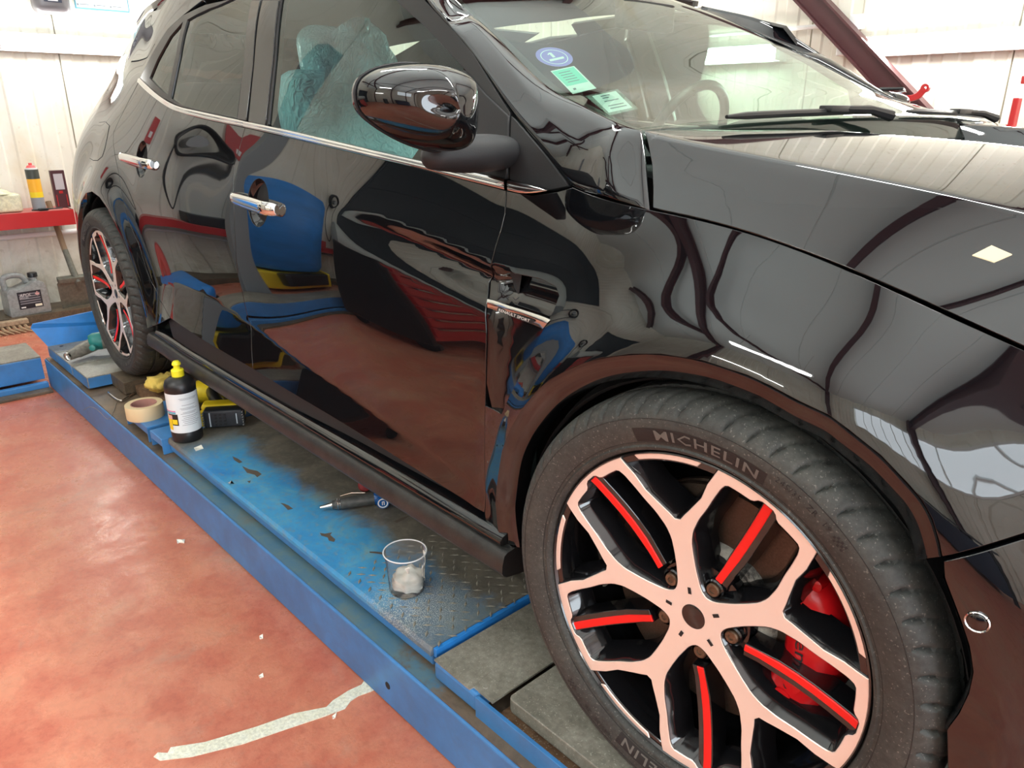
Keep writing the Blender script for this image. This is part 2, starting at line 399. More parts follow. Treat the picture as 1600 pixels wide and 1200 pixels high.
lamp((pR[0], YF - .02, 1.315), (pR[0] + 1.56, YF - .02, 1.315), (0, -1, 0), 'fluorescent_lamp', 'lit white fluorescent lamp on the far wall right of the slanting brace')
lamp((-3.3, YF - .02, 1.315), (-1.9, YF - .02, 1.315), (0, -1, 0), 'fluorescent_lamp', 'lit white fluorescent lamp on the far wall seen through the windshield')
# lamps on the camera side, mirrored in the paint
for x0, lab in ((-2.9, 'lit fluorescent lamp on the near wall over the red bench'),):
    lamp((x0, YN + .02, 1.95), (x0 + 1.5, YN + .02, 1.95), (0, 1, 0), 'fluorescent_lamp', lab)
for x0, y0, up, lab in ((-3.6, 1.2, 1, 'lit fluorescent lamp under the roof above the car boot'), (-.9, 1.2, 1, 'lit fluorescent lamp under the roof above the windshield'), (1.9, 1.2, 1, 'lit fluorescent lamp under the roof in front of the bumper'),
                    (-1.9, -2.9, 1, 'lit fluorescent lamp under the roof above the bare floor'), (3.2, -2.6, 1, 'lit fluorescent lamp under the roof near the doorway')):
    z = ZC + (ZR - ZC) * (1 - abs(y0 - YM) / 4.1) - .75
    lamp((x0, y0, z), (x0 + 1.5, y0, z), (0, 0, -1), 'ceiling_lamp', lab, 'roof fluorescent lamps')
    for dx in (.2, 1.3):
        m = MB(); m.tube([(x0 + dx, y0, z), (x0 + dx, y0, z + .73)], .004, 6); o = m.build('lamp_suspension', SATINCHROME); tag(o, lab.replace('lit fluorescent lamp', 'thin steel wire holding the lamp'), 'wire', 'lamp suspension wires')
    area_light('fluorescent_light', (x0 + .75, y0, z - .1), (0, 0, 0), 1.4, .12, 22, (.95, 1, .97))
for ux_, uy_ in ((-2.4, -2.2), (2.0, -2.2), (-2.4, 1.4), (2.0, 1.4)): area_light('ceiling_fill_light', (ux_, uy_, 2.55), (PI, 0, 0), 3.8, 2.4, 75, (.84, .98, 1.0))  # added fill lamps with no fixtures, brightening the ceiling evenly from below
area_light('fluorescent_light', (XR + .14, .97, zl), (0, -PI / 2, 0), .1, 1.4, 14, (1, 1, .96))
area_light('fluorescent_light', (pR[0] + .78, YF - .14, 1.315), (-PI / 2, 0, 0), 1.4, .1, 14, (1, 1, .96))

# ================================================================ LIFT (platform of the alignment ramp)
SL = .0149
def yl(x, y0): return y0 + SL * x
def xbar(mb, x0, x1, ya, yb, z0, z1, m=0):
    # bar running along the lift, following its small yaw to the car
    V = []
    for x in (x0, x1):
        for y, z in ((ya, z0), (yb, z0), (yb, z1), (ya, z1)): V.append((x, yl(x, y), z))
    mb.add(V, [(0, 3, 2, 1), (4, 5, 6, 7), (0, 1, 5, 4), (1, 2, 6, 5), (2, 3, 7, 6), (3, 0, 4, 7)], m)
lift = empty('vehicle_lift', (-1.2, 0, FZ), 'long blue steel lift platform carrying the black car', 'vehicle lift')
LO = Vector((1.2, 0, -FZ))
def lbuild(mb, name, mat, bv=.004):
    o = mb.build(name, mat, lift); o.location = LO; 
    if bv: bevel(o, bv)
    return o
m = MB(); xbar(m, -3.33, 1.6, -.092, .62, FZ + .002, -.062); lbuild(m, 'side_beam', BLUE)
m = MB(); xbar(m, -3.325, 1.6, -.086, .6, -.062, -.0575); lbuild(m, 'ledge', LEDGEB, 0)
m = MB(); xbar(m, -1.905, -.522, -.052, .60, -.045, -.006)
lbuild(m, 'deck_skirt', BLUE, .004)
m = MB()
m.add([(x, yl(x, y), z) for x in (-1.905, -.522) for y, z in ((-.056, -.010), (-.0515, -.001), (.02, 0), (.6, 0), (.6, -.006), (-.056, -.02))],
      [(0, 6, 7, 1), (1, 7, 8, 2), (2, 8, 9, 3), (3, 9, 10, 4), (5, 11, 6, 0), (4, 10, 11, 5), (0, 1, 2, 3, 4, 5), (11, 10, 9, 8, 7, 6)])
lbuild(m, 'deck_plate', DECK, 0)
# raised lozenge tread on the front part of the deck
m = MB(); k = 0
for ix in range(17):
    for iy in range(13):
        x = -.85 + ix * .0205; y = -.035 + iy * .034 + (ix % 2) * .017
        if y > .38: continue
        a = PI / 4 if (ix + iy) % 2 else -PI / 4
        c, s = math.cos(a), math.sin(a); Lq, wq = .0115, .0032
        pts = [(-Lq, 0, 0), (0, -wq, .0004), (Lq, 0, 0), (0, wq, .0004), (0, 0, .0018)]
        b = [(x + px * c - py * s, yl(x, y) + px * s + py * c, pz + .0001) for px, py, pz in pts]
        m.add(b, [(0, 1, 4), (1, 2, 4), (2, 3, 4), (3, 0, 4)])
lz = lbuild(m, 'tread_lozenges', STEEL, 0); lz['kind'] = 'stuff'
# front edge strip of the deck, bare bright blue
m = MB(); xbar(m, -.5215, -.512, -.05, .60, -.022, -.002); lbuild(m, 'deck_end_strip', BLUEBR, .001)
# turn-plate bridge: worn grey plate with a folded blue skirt
m = MB(); xbar(m, -.500, -.375, -.066, .60, -.052, -.012); lbuild(m, 'bridge_skirt', BLUE, .006)
m = MB()
m.add([(-.502, yl(0, -.071), -.010), (-.395, yl(0, -.071), -.010), (-.392, yl(0, -.062), -.009), (-.340, yl(0, -.062), -.009), (-.340, .6, -.009), (-.502, .6, -.009)] +
      [(-.502, yl(0, -.071), -.013), (-.395, yl(0, -.071), -.013), (-.392, yl(0, -.062), -.013), (-.340, yl(0, -.062), -.013), (-.340, .6, -.013), (-.502, .6, -.013)],
      [(0, 1, 2, 3, 4, 5), (11, 10, 9, 8, 7, 6)] + [(i, (i + 6), (i + 1) % 6 + 6, (i + 1) % 6) for i in range(6)])
lbuild(m, 'bridge_plate', STEEL, 0)
m = MB(); m.lathe([(.0065, 0), (.0055, .0015), (.002, .0015), (.0018, .0005), (0, .0005)], c=(-.378, -.045, -.0092), n=20); lbuild(m, 'plate_bolt', STEEL, 0)
m = MB(); xbar(m, -.375, 1.6, -.068, -.060, -.06, -.014); lbuild(m, 'recess_side', BLUE, .001)
m = MB(); xbar(m, -.34, 1.6, -.06, .60, -.0575, -.045); lbuild(m, 'recess_floor', RUST, 0)
m = MB()
tp = smooth_poly([(-.325, -.033), (-.318, -.04), (.50, -.035), (.50, .5), (-.325, .5)], 1, True)
m.prism([(-.325, -.030), (-.321, -.036), (-.314, -.039), (.50, -.030), (.50, .5), (-.325, .5)], -.030, -.0015)
lbuild(m, 'turning_plate', STEEL, .002)
# round hole in the side beam
p = uy(608, 1070, -.098)
m = MB(); m.lathe([(.0085, 0), (.0085, .004)], c=(p[0], yl(p[0], -.092) - .0006, p[2]), axis=(0, 1, 0), n=24); lbuild(m, 'beam_hole', MATT, 0)
# rear slip plates
for xa, xb in ((-3.31, -3.176), (-3.168, -2.942), (-2.932, -2.722)):
    m = MB(); xbar(m, xa, xb, -.0715, .60, -.048, -.001); lbuild(m, 'slip_plate', STEEL, .002)
    m = MB(); xbar(m, xa + .001, xb - .001, -.0722, -.0712, -.047, -.006); lbuild(m, 'plate_fold', BLUE, 0)
m = MB(); xbar(m, -2.7215, -2.7205, -.068, .05, -.047, -.005); lbuild(m, 'plate_fold', BLUE, 0)
for bx_, by_ in ((-3.265, -.075), (-3.215, -.03)):
    m = MB(); m.lathe([(.008, 0), (.008, .0008)], c=(bx_, by_, -.0012), n=16); lbuild(m, 'bolt_hole', MATT, 0)
m = MB(); xbar(m, -2.7195, -2.56, .015, .60, -.05, -.001); lbuild(m, 'inner_plate', LEDGE, .002)
m = MB(); xbar(m, -2.56, -1.91, .055, .60, -.056, -.020); lbuild(m, 'sunken_floor', RUST, 0)
m = MB(); xbar(m, -2.42, -2.03, .13, .60, -.019, -.004); lbuild(m, 'jack_bridge', LEDGE, .003)
m = MB(); xbar(m, -2.262, -2.045, -.073, .10, -.030, -.002); lbuild(m, 'locating_bracket', BLUE, .003)
m = MB(); xbar(m, -2.018, -1.912, -.074, .60, -.030, -.002); lbuild(m, 'locating_bracket', BLUE, .003)
for xa in (-2.262, -2.050, -2.018, -1.917):
    m = MB(); xbar(m, xa, xa + .006, -.073, .05, -.056, -.010); lbuild(m, 'bracket_leg', BLUE, 0)
# rear roll-off flap standing up
m = MB()
a = [(-3.30, -.115, -.012), (-3.33, -.165, .085), (-3.325, -.155, .105), (-3.30, .62, .16), (-3.27, .62, 0)]
V = [Vector(q) for q in a]; V2 = [q + Vector((-.008, 0, 0)) for q in V]
m.add(V + V2, [(0, 4, 3, 2, 1), (5, 6, 7, 8, 9)] + [(i, (i + 1) % 5, (i + 1) % 5 + 5, i + 5) for i in range(5)]); lbuild(m, 'end_flap', BLUEBR, 0)
# cross beam at the rear leading away to the left, with its rails on the floor
g = empty('lift_cross_beam', (-3.5, -.9, FZ), 'blue cross beam on the floor left of the lift end', 'beam')
m = MB(); m.box((0, 0, .085), (.30, 1.5, .10), bev=.004); m.build('beam', BLUE, g)
m = MB(); m.box((0, 0, .138), (.29, 1.5, .006)); m.build('top_plate', STEEL, g)
m = MB(); m.box((.19, .0, .018), (.03, 1.5, .03), bev=.003); m.build('floor_rail', BLUE, g)
m = MB(); m.box((.24, .0, .006), (.06, 1.5, .012), bev=.002); m.build('floor_strip', LEDGE, g)
m = MB(); m.box((-.16, -.02, .03), (.02, 1.5, .05)); m.build('rear_rail', MATT, g)
# second runway of the lift under the other wheels
m = MB(); m.box((-.85, 1.55, FZ / 2 - .005), (4.9, .62, -FZ - .01), bev=.004); o = m.build('vehicle_lift_runway', BLUE)
tag(o, 'blue lift runway under the left wheels of the car', 'vehicle lift')

# ================================================================ CAR BODY SURFACES
YC = .93
class TPS:
    def __init__(s, P, v, lam=1e-4):
        s.P = np.array(P, float); v = np.array(v, float); n = len(v)
        K = s.k(s.P, s.P) + lam * np.eye(n); A = np.zeros((n + 3, n + 3)); A[:n, :n] = K
        Q = np.c_[np.ones(n), s.P]; A[:n, n:] = Q; A[n:, :n] = Q.T
        s.w = np.linalg.solve(A, np.r_[v, 0, 0, 0])
    def k(s, A, B):
        d2 = ((A[:, None, :] - B[None, :, :]) ** 2).sum(-1) + 1e-12; return .5 * d2 * np.log(d2)
    def __call__(s, a, b):
        a = np.asarray(a, float); sh = a.shape; X = np.c_[a.ravel(), np.asarray(b, float).ravel()]
        return (s.k(X, s.P) @ s.w[:-3] + np.c_[np.ones(len(X)), X] @ s.w[-3:]).reshape(sh)
def sst(x, a, b):
    t = np.clip((np.asarray(x, float) - a) / (b - a), 0, 1); return t * t * (3 - 2 * t)
side_pts = []
def col(x, *zy):
    for z, y in zy: side_pts.append((x, z, y))
col(-.46, (.874, .088), (.833, .074), (.777, .058), (.741, .050), (.687, .042), (.54, .036), (.41, .036), (.28, .046), (.2, .05))
col(-.95, (.91, .086), (.86, .068), (.80, .050), (.74, .039), (.65, .032), (.55, .034), (.45, .042), (.38, .048), (.29, .052), (.2, .055))
col(-1.455, (.952, .096), (.90, .077), (.843, .059), (.749, .045), (.60, .034), (.495, .038), (.44, .044), (.294, .052), (.2, .055))
col(-1.9, (.985, .105), (.90, .076), (.82, .056), (.73, .042), (.60, .036), (.50, .040), (.42, .045), (.30, .050), (.2, .055))
col(-2.25, (1.05, .130), (.95, .095), (.85, .068), (.78, .052), (.70, .042), (.60, .040), (.50, .043), (.40, .047), (.30, .05))
col(-2.65, (1.1, .19), (1.0, .138), (.9, .094), (.8, .062), (.7, .048), (.55, .045), (.4, .047))
col(-3.0, (1.1, .25), (1.0, .175), (.9, .12), (.8, .082), (.7, .062), (.6, .055), (.45, .052), (.3, .055))
col(-3.3, (1.0, .26), (.85, .16), (.7, .115), (.5, .105), (.3, .12))
col(-3.44, (1.0, .38), (.85, .26), (.7, .22), (.5, .21), (.3, .24))
col(-.25, (.880, .088), (.84, .060), (.79, .043), (.72, .034), (.6, .032), (.45, .034))
col(0, (.843, .072), (.81, .049), (.77, .036), (.70, .030), (.55, .030), (.4, .032))
col(.2, (.812, .074), (.78, .050), (.74, .037), (.66, .030), (.5, .030), (.35, .032))
col(.35, (.76, .105), (.70, .062), (.62, .045), (.5, .036), (.35, .034), (.2, .04))
col(.50, (.74, .165), (.65, .10), (.5, .065), (.35, .06), (.2, .065))
col(.65, (.7, .25), (.5, .15), (.3, .145))
col(.78, (.7, .36), (.5, .27), (.3, .26))
SP = np.array(side_pts); _f = TPS(SP[:, :2], SP[:, 2], 6e-3)
def zbelt(x): return np.interp(x, [-3.3, -2.37, -2.1, -1.95, -1.455, -.95, -.46, -.3], [1.16, 1.085, 1.02, .992, .952, .91, .874, .86])
def pxx(p): d = np.array(p) - CP; return 800 + CF * (d @ CR) / (d @ CW)
def zcrease(x): return np.interp(x, [-2.3, -2.0, -1.75, -1.45, -1.1, -.8, -.5, -.3], [.40, .47, .485, .45, .40, .365, .33, .31])
def f_side(x, z):
    x = np.asarray(x, float); z = np.asarray(z, float); y = _f(x, z)
    # wheel arch flares
    r = np.hypot(x, z - .325); th = np.arctan2(z - .325, x)
    F = .040 - .012 * sst(-x, .28, .42) * (1 - sst(z, .35, .6)) - .010 * sst(x, .15, .36)
    y = y - F * np.exp(-np.where(r < .372, 0, (r - .372) / .078) ** 2)
    r = np.hypot(x + 2.655, z - .325); y = y - .034 * np.exp(-np.where(r < .385, 0, (r - .385) / .085) ** 2)
    # scalloped channel in the door that leads into the side vent
    A = .017 * sst(x, -1.0, -.50) * (1 - sst(x, -.455, -.40)); zc = np.interp(x, [-1.0, -.8, -.46], [.815, .80, .752]); d = zc - z
    y = y + A * 1.25 * sst(d, 0, .032) * (1 - sst(d, .022, .090))
    # sharp fold low on the doors; below it the skin kicks out
    B = .24 * sst(x, -2.3, -2.05) * (1 - sst(x, -.50, -.44)); d = zcrease(x) - z
    y = y - B * .5 * (d + np.sqrt(d * d + .004 ** 2)) * (1 - sst(d, .12, .3) * .5)
    return y
gp = [(-.30, .86, .105), (-.35, .88, .112), (-.5, .99, .142), (-.7, 1.17, .195), (-.9, 1.3, .235), (-.95, .91, .090), (-.95, 1.1, .15), (-1.455, .952, .097), (-1.455, 1.1, .145), (-1.455, 1.24, .193), (-1.455, 1.36, .26),
      (-1.95, 1.0, .105), (-1.95, 1.12, .148), (-1.95, 1.25, .20), (-1.95, 1.34, .26), (-2.37, 1.085, .15), (-2.3, 1.2, .19), (-2.5, 1.3, .27), (-2.7, 1.12, .20), (-3.0, 1.12, .26), (-2.9, 1.25, .31), (-3.3, 1.02, .28)]
GP = np.array(gp); g_side = TPS(GP[:, :2], GP[:, 2], 1.5e-3)
def q_side(x, z):   # quarter panel: flank flowing into the rear pillar
    s = sst(np.asarray(z, float) - zbelt(x), -.10, .03); return f_side(x, z) * (1 - s) + g_side(x, z) * s
def dray(px, py): return (px - 800) / CF * CR - (py - 600) / CF * CU + CW
def onS(px, py, fn, y=.05):
    # pixel -> (x, z) on a side surface y = fn(x, z)
    for _ in range(25):
        p = uy(px, py, y); y = .5 * y + .5 * float(fn(p[0], p[2]))
    return (float(p[0]), float(p[2]))
def SX(L, fn): return [onS(a, b, fn) for a, b in L]
_sh = SX([(893, 294), (950, 307), (1020, 324), (1105, 350), (1200, 386), (1350, 431), (1500, 481), (1540, 503), (1565, 532)], f_side)
_zs = np.polyfit([p[0] for p in _sh] + [.36, .50, .65, .75], [p[1] for p in _sh] + [.735, .70, .672, .655], 5)
def zs(x): return np.polyval(_zs, x)
_zc = np.polyfit([-.242, -.136, -.04, .045, .121, .188, .25, .40, .55, .70, .80], [.963, .948, .936, .924, .914, .905, .896, .866, .822, .768, .72], 4)
_zm = np.polyfit([-.25, -.17, 0, .25, .5, .65, .8], [.968, .966, .957, .934, .893, .856, .80], 3)
xs_ = np.linspace(-.32, .82, 60); _ys = np.polyfit(xs_, f_side(xs_, zs(xs_)), 7)
def h_hood(x, y):
    x = np.asarray(x, float); y = np.asarray(y, float); y = np.where(y > YC, 2 * YC - y, y)
    s0 = np.polyval(_ys, x); c0 = np.maximum(.15 + .55 * np.maximum(x - .28, 0) ** 1.5, s0 + .065); z0 = zs(x); z1 = np.polyval(_zc, x); zm = np.polyval(_zm, x)
    u = (y - s0) / (c0 - s0); sd = z0 + (z1 + .002 - z0) * (1.02 * u + .16 * u * (1 - u))
    u2 = .60 - 1.2 * (x + .24); sd = sd + .0022 * np.exp(-((u - u2) / .10) ** 2) * (1 - sst(x, -.12, .06))
    v = np.clip((y - c0) / (YC - c0), -.3, 1); tp = z1 + (zm - z1) * (1 - (1 - v) * np.abs(1 - v) ** 1.3)
    k = .0035; return .5 * (sd + tp) - .5 * np.sqrt((sd - tp) ** 2 + k * k) + k * .25
shutF = [(x, float(zs(x))) for x in np.linspace(-.315, .70, 44)]
SH3 = [(x, float(np.polyval(_ys, x)), float(zs(x))) for x in np.linspace(-.10, .74, 38)]
_xl = min(np.linspace(-.26, -.08, 200), key=lambda q: abs(pxx((q, float(f_side(q, zs(q))), float(zs(q)))) - 1015)); _e = np.array(uy(1002, 205, .15)); _l = np.array((_xl, float(f_side(_xl, zs(_xl))), float(zs(_xl)) + .003)); GAP3 = [tuple(_e + (_l - _e) * q + np.array((.0045 + .006 * math.sin(PI * q), 0, 0))) for q in (0, .25, .5, .75, .97)] + [(_xl + .0045, float(np.polyval(_ys, _xl + .0045)), 0)]

def onH(px, py, z=.93):
    # first hit with the bonnet, marching from the camera
    d = dray(px, py); t = .3
    while t < 3:
        p = CP + d * t
        if 0 < p[1] < 1.8 and p[2] < float(h_hood(p[0], p[1])): break
        t += .01
    a, b = t - .01, t
    for _ in range(20):
        m = (a + b) / 2; p = CP + d * m
        if p[2] < float(h_hood(p[0], p[1])): b = m
        else: a = m
    return (float(p[0]), float(p[1]))

# ---- panel builder: constrained triangulation in the flat domain, then lifted onto the surface
def pip(P, poly):
    x, y = P[:, 0], P[:, 1]; ins = np.zeros(len(P), bool); n = len(poly); j = n - 1
    for i in range(n):
        xi, yi = poly[i]; xj, yj = poly[j]
        c = ((yi > y) != (yj > y)) & (x < (xj - xi) * (y - yi) / (yj - yi + 1e-15) + xi); ins ^= c; j = i
    return ins
def densify(poly, step):
    out = []
    n = len(poly)
    for i in range(n):
        a = np.array(poly[i]); b = np.array(poly[(i + 1) % n]); k = max(1, int(np.ceil(np.linalg.norm(b - a) / step)))
        for j in range(k): out.append(a + (b - a) * j / k)
    return np.array(out)
def inset(poly, g):
    P = np.array(poly, float); n = len(P)
    A = .5 * np.sum(P[:, 0] * np.roll(P[:, 1], -1) - np.roll(P[:, 0], -1) * P[:, 1]); s = 1 if A > 0 else -1
    d = np.roll(P, -1, 0) - P; d /= np.linalg.norm(d, axis=1)[:, None] + 1e-12; nn = np.c_[-d[:, 1], d[:, 0]] * s
    m = nn + np.roll(nn, 1, 0); L = np.linalg.norm(m, axis=1)[:, None]; m /= L + 1e-9; c = np.clip((m * nn).sum(1)[:, None], .5, 1)
    return P + m * g / c
def ndiff(fn, a, b, h=5e-4):
    return (fn(a + h, b) - fn(a - h, b)) / (2 * h), (fn(a, b + h) - fn(a, b - h)) / (2 * h)
def panel(name, outline, fn, mat, parent, mode='side', holes=(), step=.016, gap=.0018, depth=.014, off=0.0, rim=.0012, mirror=False, smooth_edge=None):
    outline = densify(inset(densify(outline, step * .6), gap), step)
    hs = [densify(inset(densify(h, step * .5), -gap)[::1], step * .7) for h in holes]
    loops = [outline] + hs
    lo = outline.min(0); hi = outline.max(0)
    gx, gy = np.meshgrid(np.arange(lo[0] + step * .5, hi[0], step), np.arange(lo[1] + step * .5, hi[1], step * .9)); gx[1::2] += step * .5
    G = np.c_[gx.ravel(), gy.ravel()]; ok = pip(G, outline)
    for h in hs: ok &= ~pip(G, h)
    B = np.vstack(loops)
    for i in range(0, len(G), 4000):
        d = np.sqrt(((G[i:i + 4000, None] - B[None]) ** 2).sum(-1)).min(1); ok[i:i + 4000] &= d > step * .45
    G = G[ok]; V2 = np.vstack([B, G]); E = []; k = 0
    for l in loops:
        E += [(k + i, k + (i + 1) % len(l)) for i in range(len(l))]; k += len(l)
    r = delaunay_2d_cdt([Vector(v) for v in V2], E, [], 0, 1e-7); P = np.array([v[:] for v in r[0]]); T = np.array([t for t in r[2] if len(t) == 3])
    c = P[T].mean(1); ok = pip(c, outline)
    for h in hs: ok &= ~pip(c, h)
    T = T[ok]
    a, b = P[T[:, 1]] - P[T[:, 0]], P[T[:, 2]] - P[T[:, 0]]; cr = a[:, 0] * b[:, 1] - a[:, 1] * b[:, 0]; T[cr < 0] = T[cr < 0][:, ::-1]
    u, v = P[:, 0], P[:, 1]; w = fn(u, v); du, dv = ndiff(fn, u, v)
    if mode == 'side': X = np.c_[u, w, v]; N = np.c_[du, -np.ones_like(u), dv]         # triangles ccw in (x,z) face -y
    elif mode == 'top': X = np.c_[u, v, w]; N = np.c_[-du, -dv, np.ones_like(u)]
    else: X = np.c_[w, u, v]; N = np.c_[np.ones_like(u), -du, -dv]                        # front: x = fn(y, z)
    N /= np.linalg.norm(N, axis=1)[:, None]; X = X + N * off
    F = [tuple(t) for t in T]
    # rolled edge
    cnt = {}
    for t in T:
        for i in range(3):
            e = (t[i], t[(i + 1) % 3]); cnt[e] = cnt.get(e, 0) + 1
    be = [e for e in cnt if (e[1], e[0]) not in cnt]
    out = {}
    for i, j in be:
        tg = X[j] - X[i]; o = np.cross(tg, (N[i] + N[j]) / 2); o /= np.linalg.norm(o) + 1e-12
        out[i] = out.get(i, 0) + o; out[j] = out.get(j, 0) + o
    idx1 = {}; idx2 = {}; XX = list(X); NN = list(N)
    for i, o in out.items():
        o = o / (np.linalg.norm(o) + 1e-12)
        idx1[i] = len(XX); XX.append(X[i] + o * rim - N[i] * rim); NN.append((o + N[i] * .3) / np.linalg.norm(o + N[i] * .3))
        idx2[i] = len(XX); XX.append(X[i] + o * rim * .8 - N[i] * depth); NN.append(o)
    for i, j in be: F += [(j, i, idx1[i], idx1[j]), (idx1[j], idx1[i], idx2[i], idx2[j])]
    XX = np.array(XX); NN = np.array(NN)
    o = mk(name, XX, F, mat, parent, normals=NN)
    if mirror:
        XM = XX.copy(); XM[:, 1] = 2 * YC - XM[:, 1]; NM = NN.copy(); NM[:, 1] *= -1
        o2 = mk(name, XM, [f[::-1] for f in F], mat, parent, normals=NM)
        return o, o2
    return o
def loft(name, rows, mat, parent, thick=0, mirror=False, sub=1, closed=False, flip=False):
    # rows: list of equally long 3-d polylines
    A = np.array([[list(p) for p in r] for r in rows], float)
    n, m = A.shape[:2]; V = A.reshape(-1, 3); F = []
    for i in range(n - 1):
        for j in range(m - 1 if not closed else m):
            k = (j + 1) % m; q = (i * m + j, i * m + k, (i + 1) * m + k, (i + 1) * m + j); F.append(q[::-1] if flip else q)
    o = mk(name, V, F, mat, parent, smooth=True)
    if thick:
        s = o.modifiers.new('solid', 'SOLIDIFY'); s.thickness = thick; s.offset = -1
    if mirror:
        V2 = V.copy(); V2[:, 1] = 2 * YC - V2[:, 1]; o2 = mk(name, V2, [f[::-1] for f in F], mat, parent, smooth=True)
        if thick: s = o2.modifiers.new('solid', 'SOLIDIFY'); s.thickness = thick; s.offset = -1
        return o, o2
    return o

car = empty('car', (-1.3, YC, 0), 'glossy black hatchback car with red accented alloy wheels parked on the lift', 'car')
CI = Matrix.Translation((1.3, -YC, 0))
def cpart(name='x'): pass
# everything of the car is modelled in world metres, its parent sits at the middle of the car
class _P: pass
def fixparent():
    for o in bpy.data.objects:
        if o.parent is car and o.location.length < 1e-9: o.location = (1.3, -YC, 0)

# ---- outlines read off the photograph (pixels), lifted onto the surfaces
gapA = [(791, 297), (790.5, 315), (789, 335), (783, 360), (775, 385), (768, 412), (764.5, 440), (762, 470), (760, 520), (758.5, 600), (757, 700), (757, 802)]
gapB = [(383, 199), (374, 232), (367, 256), (364.5, 272), (366, 335), (368, 380), (372, 430), (379, 457), (387, 495), (392.5, 515), (393, 545), (395, 577)]
gapC = [(216, 129), (200, 160), (186, 188), (177.5, 207), (177, 224), (186, 272), (198, 336), (217, 381), (235, 438), (250, 470), (266, 497)]
chromeLow = [(216, 128), (234, 146), (258, 164), (278, 174), (320, 186), (383, 199), (450, 214), (545, 236), (644, 259), (720, 279), (791, 297)]
chromeTop = [(219, 122), (230, 132), (254, 152), (278, 165), (310, 173), (383, 189), (450, 203), (545, 225), (644, 248), (720, 264), (791, 280)]
# the B and A shut lines are near-vertical planes: fix x, keep the height of each pixel
A_ = SX(gapA, f_side); B_ = SX(gapB, f_side); C_ = SX(gapC, q_side)
CL = SX(chromeLow, f_side); CT = SX(chromeTop, f_side)
bottomF = [(A_[-1][0] - (A_[-1][0] - B_[-1][0]) * t, A_[-1][1] + (B_[-1][1] - A_[-1][1]) * t) for t in (.25, .5, .75)]
doorF = B_ + bottomF[::-1] + A_[::-1] + CL[6:-1][::-1]
bottomR = [(B_[-1][0] + (C_[-1][0] - B_[-1][0]) * t, B_[-1][1] + (C_[-1][1] - B_[-1][1]) * t) for t in (.33, .66)]
doorR = C_ + bottomR[::-1] + B_[::-1] + CL[1:5][::-1]
def cuphole(px, r):
    c = onS(*px, f_side); return [(c[0] + r * math.cos(a), c[1] + r * math.sin(a)) for a in np.linspace(0, 2 * PI, 36, endpoint=False)]
CUPF, CUPR = cuphole((403, 317), .056), cuphole((221, 249), .056)
fd = panel('front_door', doorF, f_side, PAINT, car, mirror=True, holes=[CUPF], step=.0095)
rd = panel('rear_door', doorR, f_side, PAINT, car, mirror=True, holes=[CUPR])

# fender
crestF = [(798.5, 670), (814, 643.5), (839, 612), (859, 595), (897.5, 574), (938, 561), (987, 554.6), (1032, 554.6), (1098, 565), (1168, 588), (1204, 605), (1247, 628), (1294, 650), (1325, 673), (1375, 713), (1418, 758), (1439, 783), (1455, 812), (1466, 848), (1470, 870)]
lowF = [(785, 706), (777, 760), (775, 787), (778, 820), (783, 852)]
CR_ = SX(lowF[::-1] + crestF, f_side)
vent = SX([(868, 449), (872.5, 462), (864, 485), (848, 514), (820, 572), (783, 646)], f_side)
topF = SX([(771, 419), (810, 429.5), (845, 437)], f_side)
Afen = [p for p in A_ if p[1] > topF[0][1] + .004]; Alow = [p for p in A_ if p[1] < vent[-1][1] - .012]
SEAM = SX([(1474, 871), (1512, 862), (1556, 849), (1600, 835)], f_side); SEAM += [(SEAM[-1][0] + .10, SEAM[-1][1] + .012), (SEAM[-1][0] + .26, SEAM[-1][1] + .020)]
fender = Afen + topF + vent + [(Alow[0][0], vent[-1][1] - .006)] + Alow + [(A_[-1][0] + .005, A_[-1][1] - .03)] + CR_ + \
    SEAM + [(.66, .64)] + shutF[::-1] + SX([(870, 299), (830, 305)], f_side)
fen = panel('front_fender', fender, f_side, PAINT, car, mirror=True, step=.013)
# recessed panel with the vent behind the wheel
vp = [(A_[0][0], 0)]
ventpan = [p for p in A_ if vent[-1][1] - .02 < p[1] < topF[0][1] + .02] ; e = .012
vo = ventpan + [(A_[-1][0] + .03, vent[-1][1] - .02)] + [(p[0] + e, p[1] - .004) for p in vent[::-1]] + [(p[0], p[1] + .014) for p in topF[::-1]]
panel('vent_recess', vo, lambda a, b: f_side(a, b) + .002 + .012 * sst(a, -.455, -.41) + .020 * sst(b, .70, .725) * sst(a, -.462, -.43), GLOSSBLK, car, depth=.01, mirror=True)
# arch lips: painted flange turning in to the wheel
def arch_lip(name, C, cx, cz, k=.915, dy=.012, mirror=True, fn=f_side):
    C = smooth_poly(C, 4); r0 = [Vector((x, float(fn(x, z)) - .0002, z)) for x, z in C]
    def off(kk, d): return [Vector((cx + (p.x - cx) * kk, p.y + d, cz + (p.z - cz) * kk)) for p in r0]
    rows = [off(1.0005, 0), off(.998, .0008), off(.985, .0030), off(.965, .0060), off(k, dy), off(k - .004, dy + .003), off(k - .004, dy + .03)]
    return loft(name, rows, PAINT, car, mirror=mirror)
arch_lip('fender_lip', CR_, 0.0, .325)
